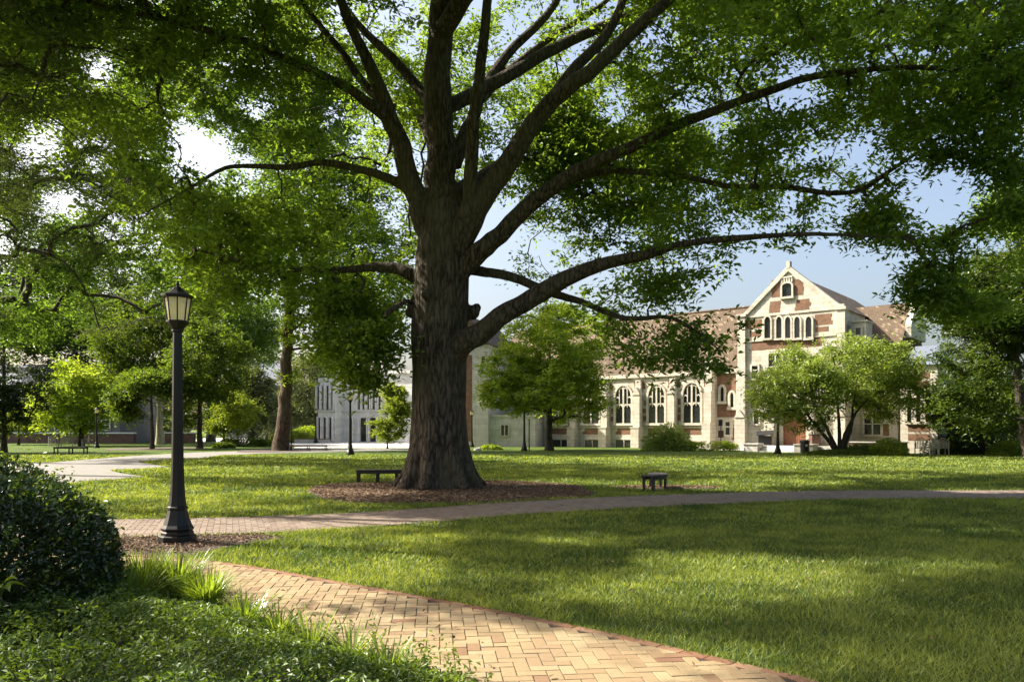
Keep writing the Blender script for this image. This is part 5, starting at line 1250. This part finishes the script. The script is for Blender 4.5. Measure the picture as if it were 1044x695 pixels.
def modern():
    Y = 104; xa = (349-CX)/F*Y
    root = empty('modern_building', (xa, Y, 0), -.45); tag(root, 'white modern concrete building with tall slot windows left of the great trunk', 'building')
    H = CH-(383-HY)/F*Y; s = Y/F*1.17
    w = MB(); w.box(0, 11.5, 0, 14, -.3, H); w.build('wall', M['concrete_wall'], root)
    # left block, standing slightly forward
    w = MB(); w.box(-2.9, -.003, -1.5, 10, -.3, H-.3); w.build('wall', M['concrete_wall'], root)
    z = lambda py: CH-(py-HY)/F*Y
    def slot(x0, x1, z0, z1, y, fin=True):
        o = MB(); o.box(x0, x1, y-.03, y-.004, z0, z1); g = o.build('window', M['glass_dark'], root)
        f = MB(); f.box(x0-.18, x0-.003, y-.35, y-.003, z0, z1+.1); f.box(x1+.003, x1+.18, y-.35, y-.003, z0, z1+.1); f.build('fin', M['concrete_wall'], g)
    for a, b in ((330, 333), (335.3, 338), (340.3, 343.5), (345.7, 347.8)): slot((a-349)*s*.985, (b-349)*s*.985, z(417.5), z(393.5), -1.5)
    for a, b in ((331.2, 334.2), (337, 340.5), (343.2, 346.6)): slot((a-349)*s*.985, (b-349)*s*.985, .1, z(425.5), -1.5)
    for a, b in ((366.5, 369.5), (371.5, 374.2), (376.5, 379), (382, 385), (388, 391), (400, 403), (406, 409)): slot((a-349)*s, (b-349)*s, z(417.5), z(395), 0)
    for a, b in ((358.5, 361), (369, 376), (379, 386)): slot((a-349)*s, (b-349)*s, .1, z(426), 0)
    c = MB(); c.box(-.1, 11.7, -.25, -.004, z(419.5), z(418.2)); c.box(-3.0, -.1, -1.75, -1.504, z(419.5), z(418.2)); c.box(-.1, 11.7, -.3, 14.1, H+.003, H+.35); c.build('cornice', M['concrete_wall'], root)
modern()
def low_brick():
    Y = 95; xa = (-60-CX)/F*Y; root = empty('low_building', (xa, Y, 0)); tag(root, 'long low brick building with white windows at the far left', 'building')
    s = Y/F; L = (136+60)*s; H = CH-(392-HY)/F*Y; w = MB(); w.box(0, L-2, .6, 12, -.3, H); w.build('wall', M['grey_wall'], root)
    b = MB(); b.box(0, L, 0, .597, -.3, CH-(442-HY)/F*Y); b.build('plinth_wall', M['brick_far'], root); c = MB(); c.box(-.1, L+.1, -.1, .6, CH-(442-HY)/F*Y+.003, CH-(440.5-HY)/F*Y); c.build('coping', M['white'], root)
    for a in (-40, -14, 12, 38, 62, 80, 101, 122):
        x0, x1 = (a+60)*s-1.0, (a+60)*s+1.0
        if x1 > L-2.2: continue
        z0, z1 = CH-(439-HY)/F*Y, CH-(428-HY)/F*Y
        rect_window(root, x0, x1, z0+.15, z1, .6, 2, .12, 'white', bars=2)
    r = MB(); r.add([(-.4, .2, H), (L-1.6, .2, H), (L-1.6, 12.4, H), (-.4, 12.4, H), (3, 6, H+3), (L-5, 6, H+3)], [(0, 1, 5, 4), (1, 2, 5), (2, 3, 4, 5), (3, 0, 4)]); r.build('roof', M['slate'], root)
    # second stretch of brick wall further right
    root = empty('brick_wall', ((136-CX)/F*Y+.2, Y+1, 0)); tag(root, 'low brick garden wall with pale coping behind the tall lamp post', 'wall'); w = MB(); w.box(3.2, (193-136)*s, 0, .5, -.3, 1.2); w.build('wall', M['brick_far'], root); c = MB(); c.box(3.15, (193-136)*s+.05, -.05, .55, 1.203, 1.36); c.build('coping', M['white'], root)
low_brick()
def slate_house():
    Y = 150; xa = (232-CX)/F*Y; root = empty('slate_roof_building', (xa, Y, 0)); tag(root, 'distant building with a large blue-grey slate roof', 'building')
    s = Y/F; L = 56*s; ze = CH-(393-HY)/F*Y; zr = CH-(366-HY)/F*Y
    w = MB(); w.box(0, L, 0, 12, -.3, ze); w.build('wall', M['grey_wall'], root); r = MB(); r.add([(-.4, -.4, ze), (L+.4, -.4, ze), (L+.4, 12.4, ze), (-.4, 12.4, ze), (-.4, 6, zr), (L+.4, 6, zr)], [(0, 1, 5, 4), (1, 2, 5), (2, 3, 4, 5), (3, 0, 4)]); r.build('roof', M['slate'], root)
    for k in range(5): rect_window(root, 1+k*L/5, 2.4+k*L/5, ze-3, ze-1.2, 0, 2, .12, 'white')
slate_house()
def plaza_wall():
    Y = 96; x0, x1 = (300-CX)/F*Y, (336-CX)/F*Y; root = empty('garden_wall', (x0, Y, 0)); tag(root, 'low curved tan wall before the modern white building', 'wall')
    w = MB(); w.box(0, x1-x0, 0, .4, -.2, .45); w.build('wall', M['stone_pale'], root); c = MB(); c.box(-.05, x1-x0+.05, -.05, .45, .453, .55); c.build('coping', M['wood_tan'], root)
plaza_wall()
print('objects', len(bpy.data.objects))
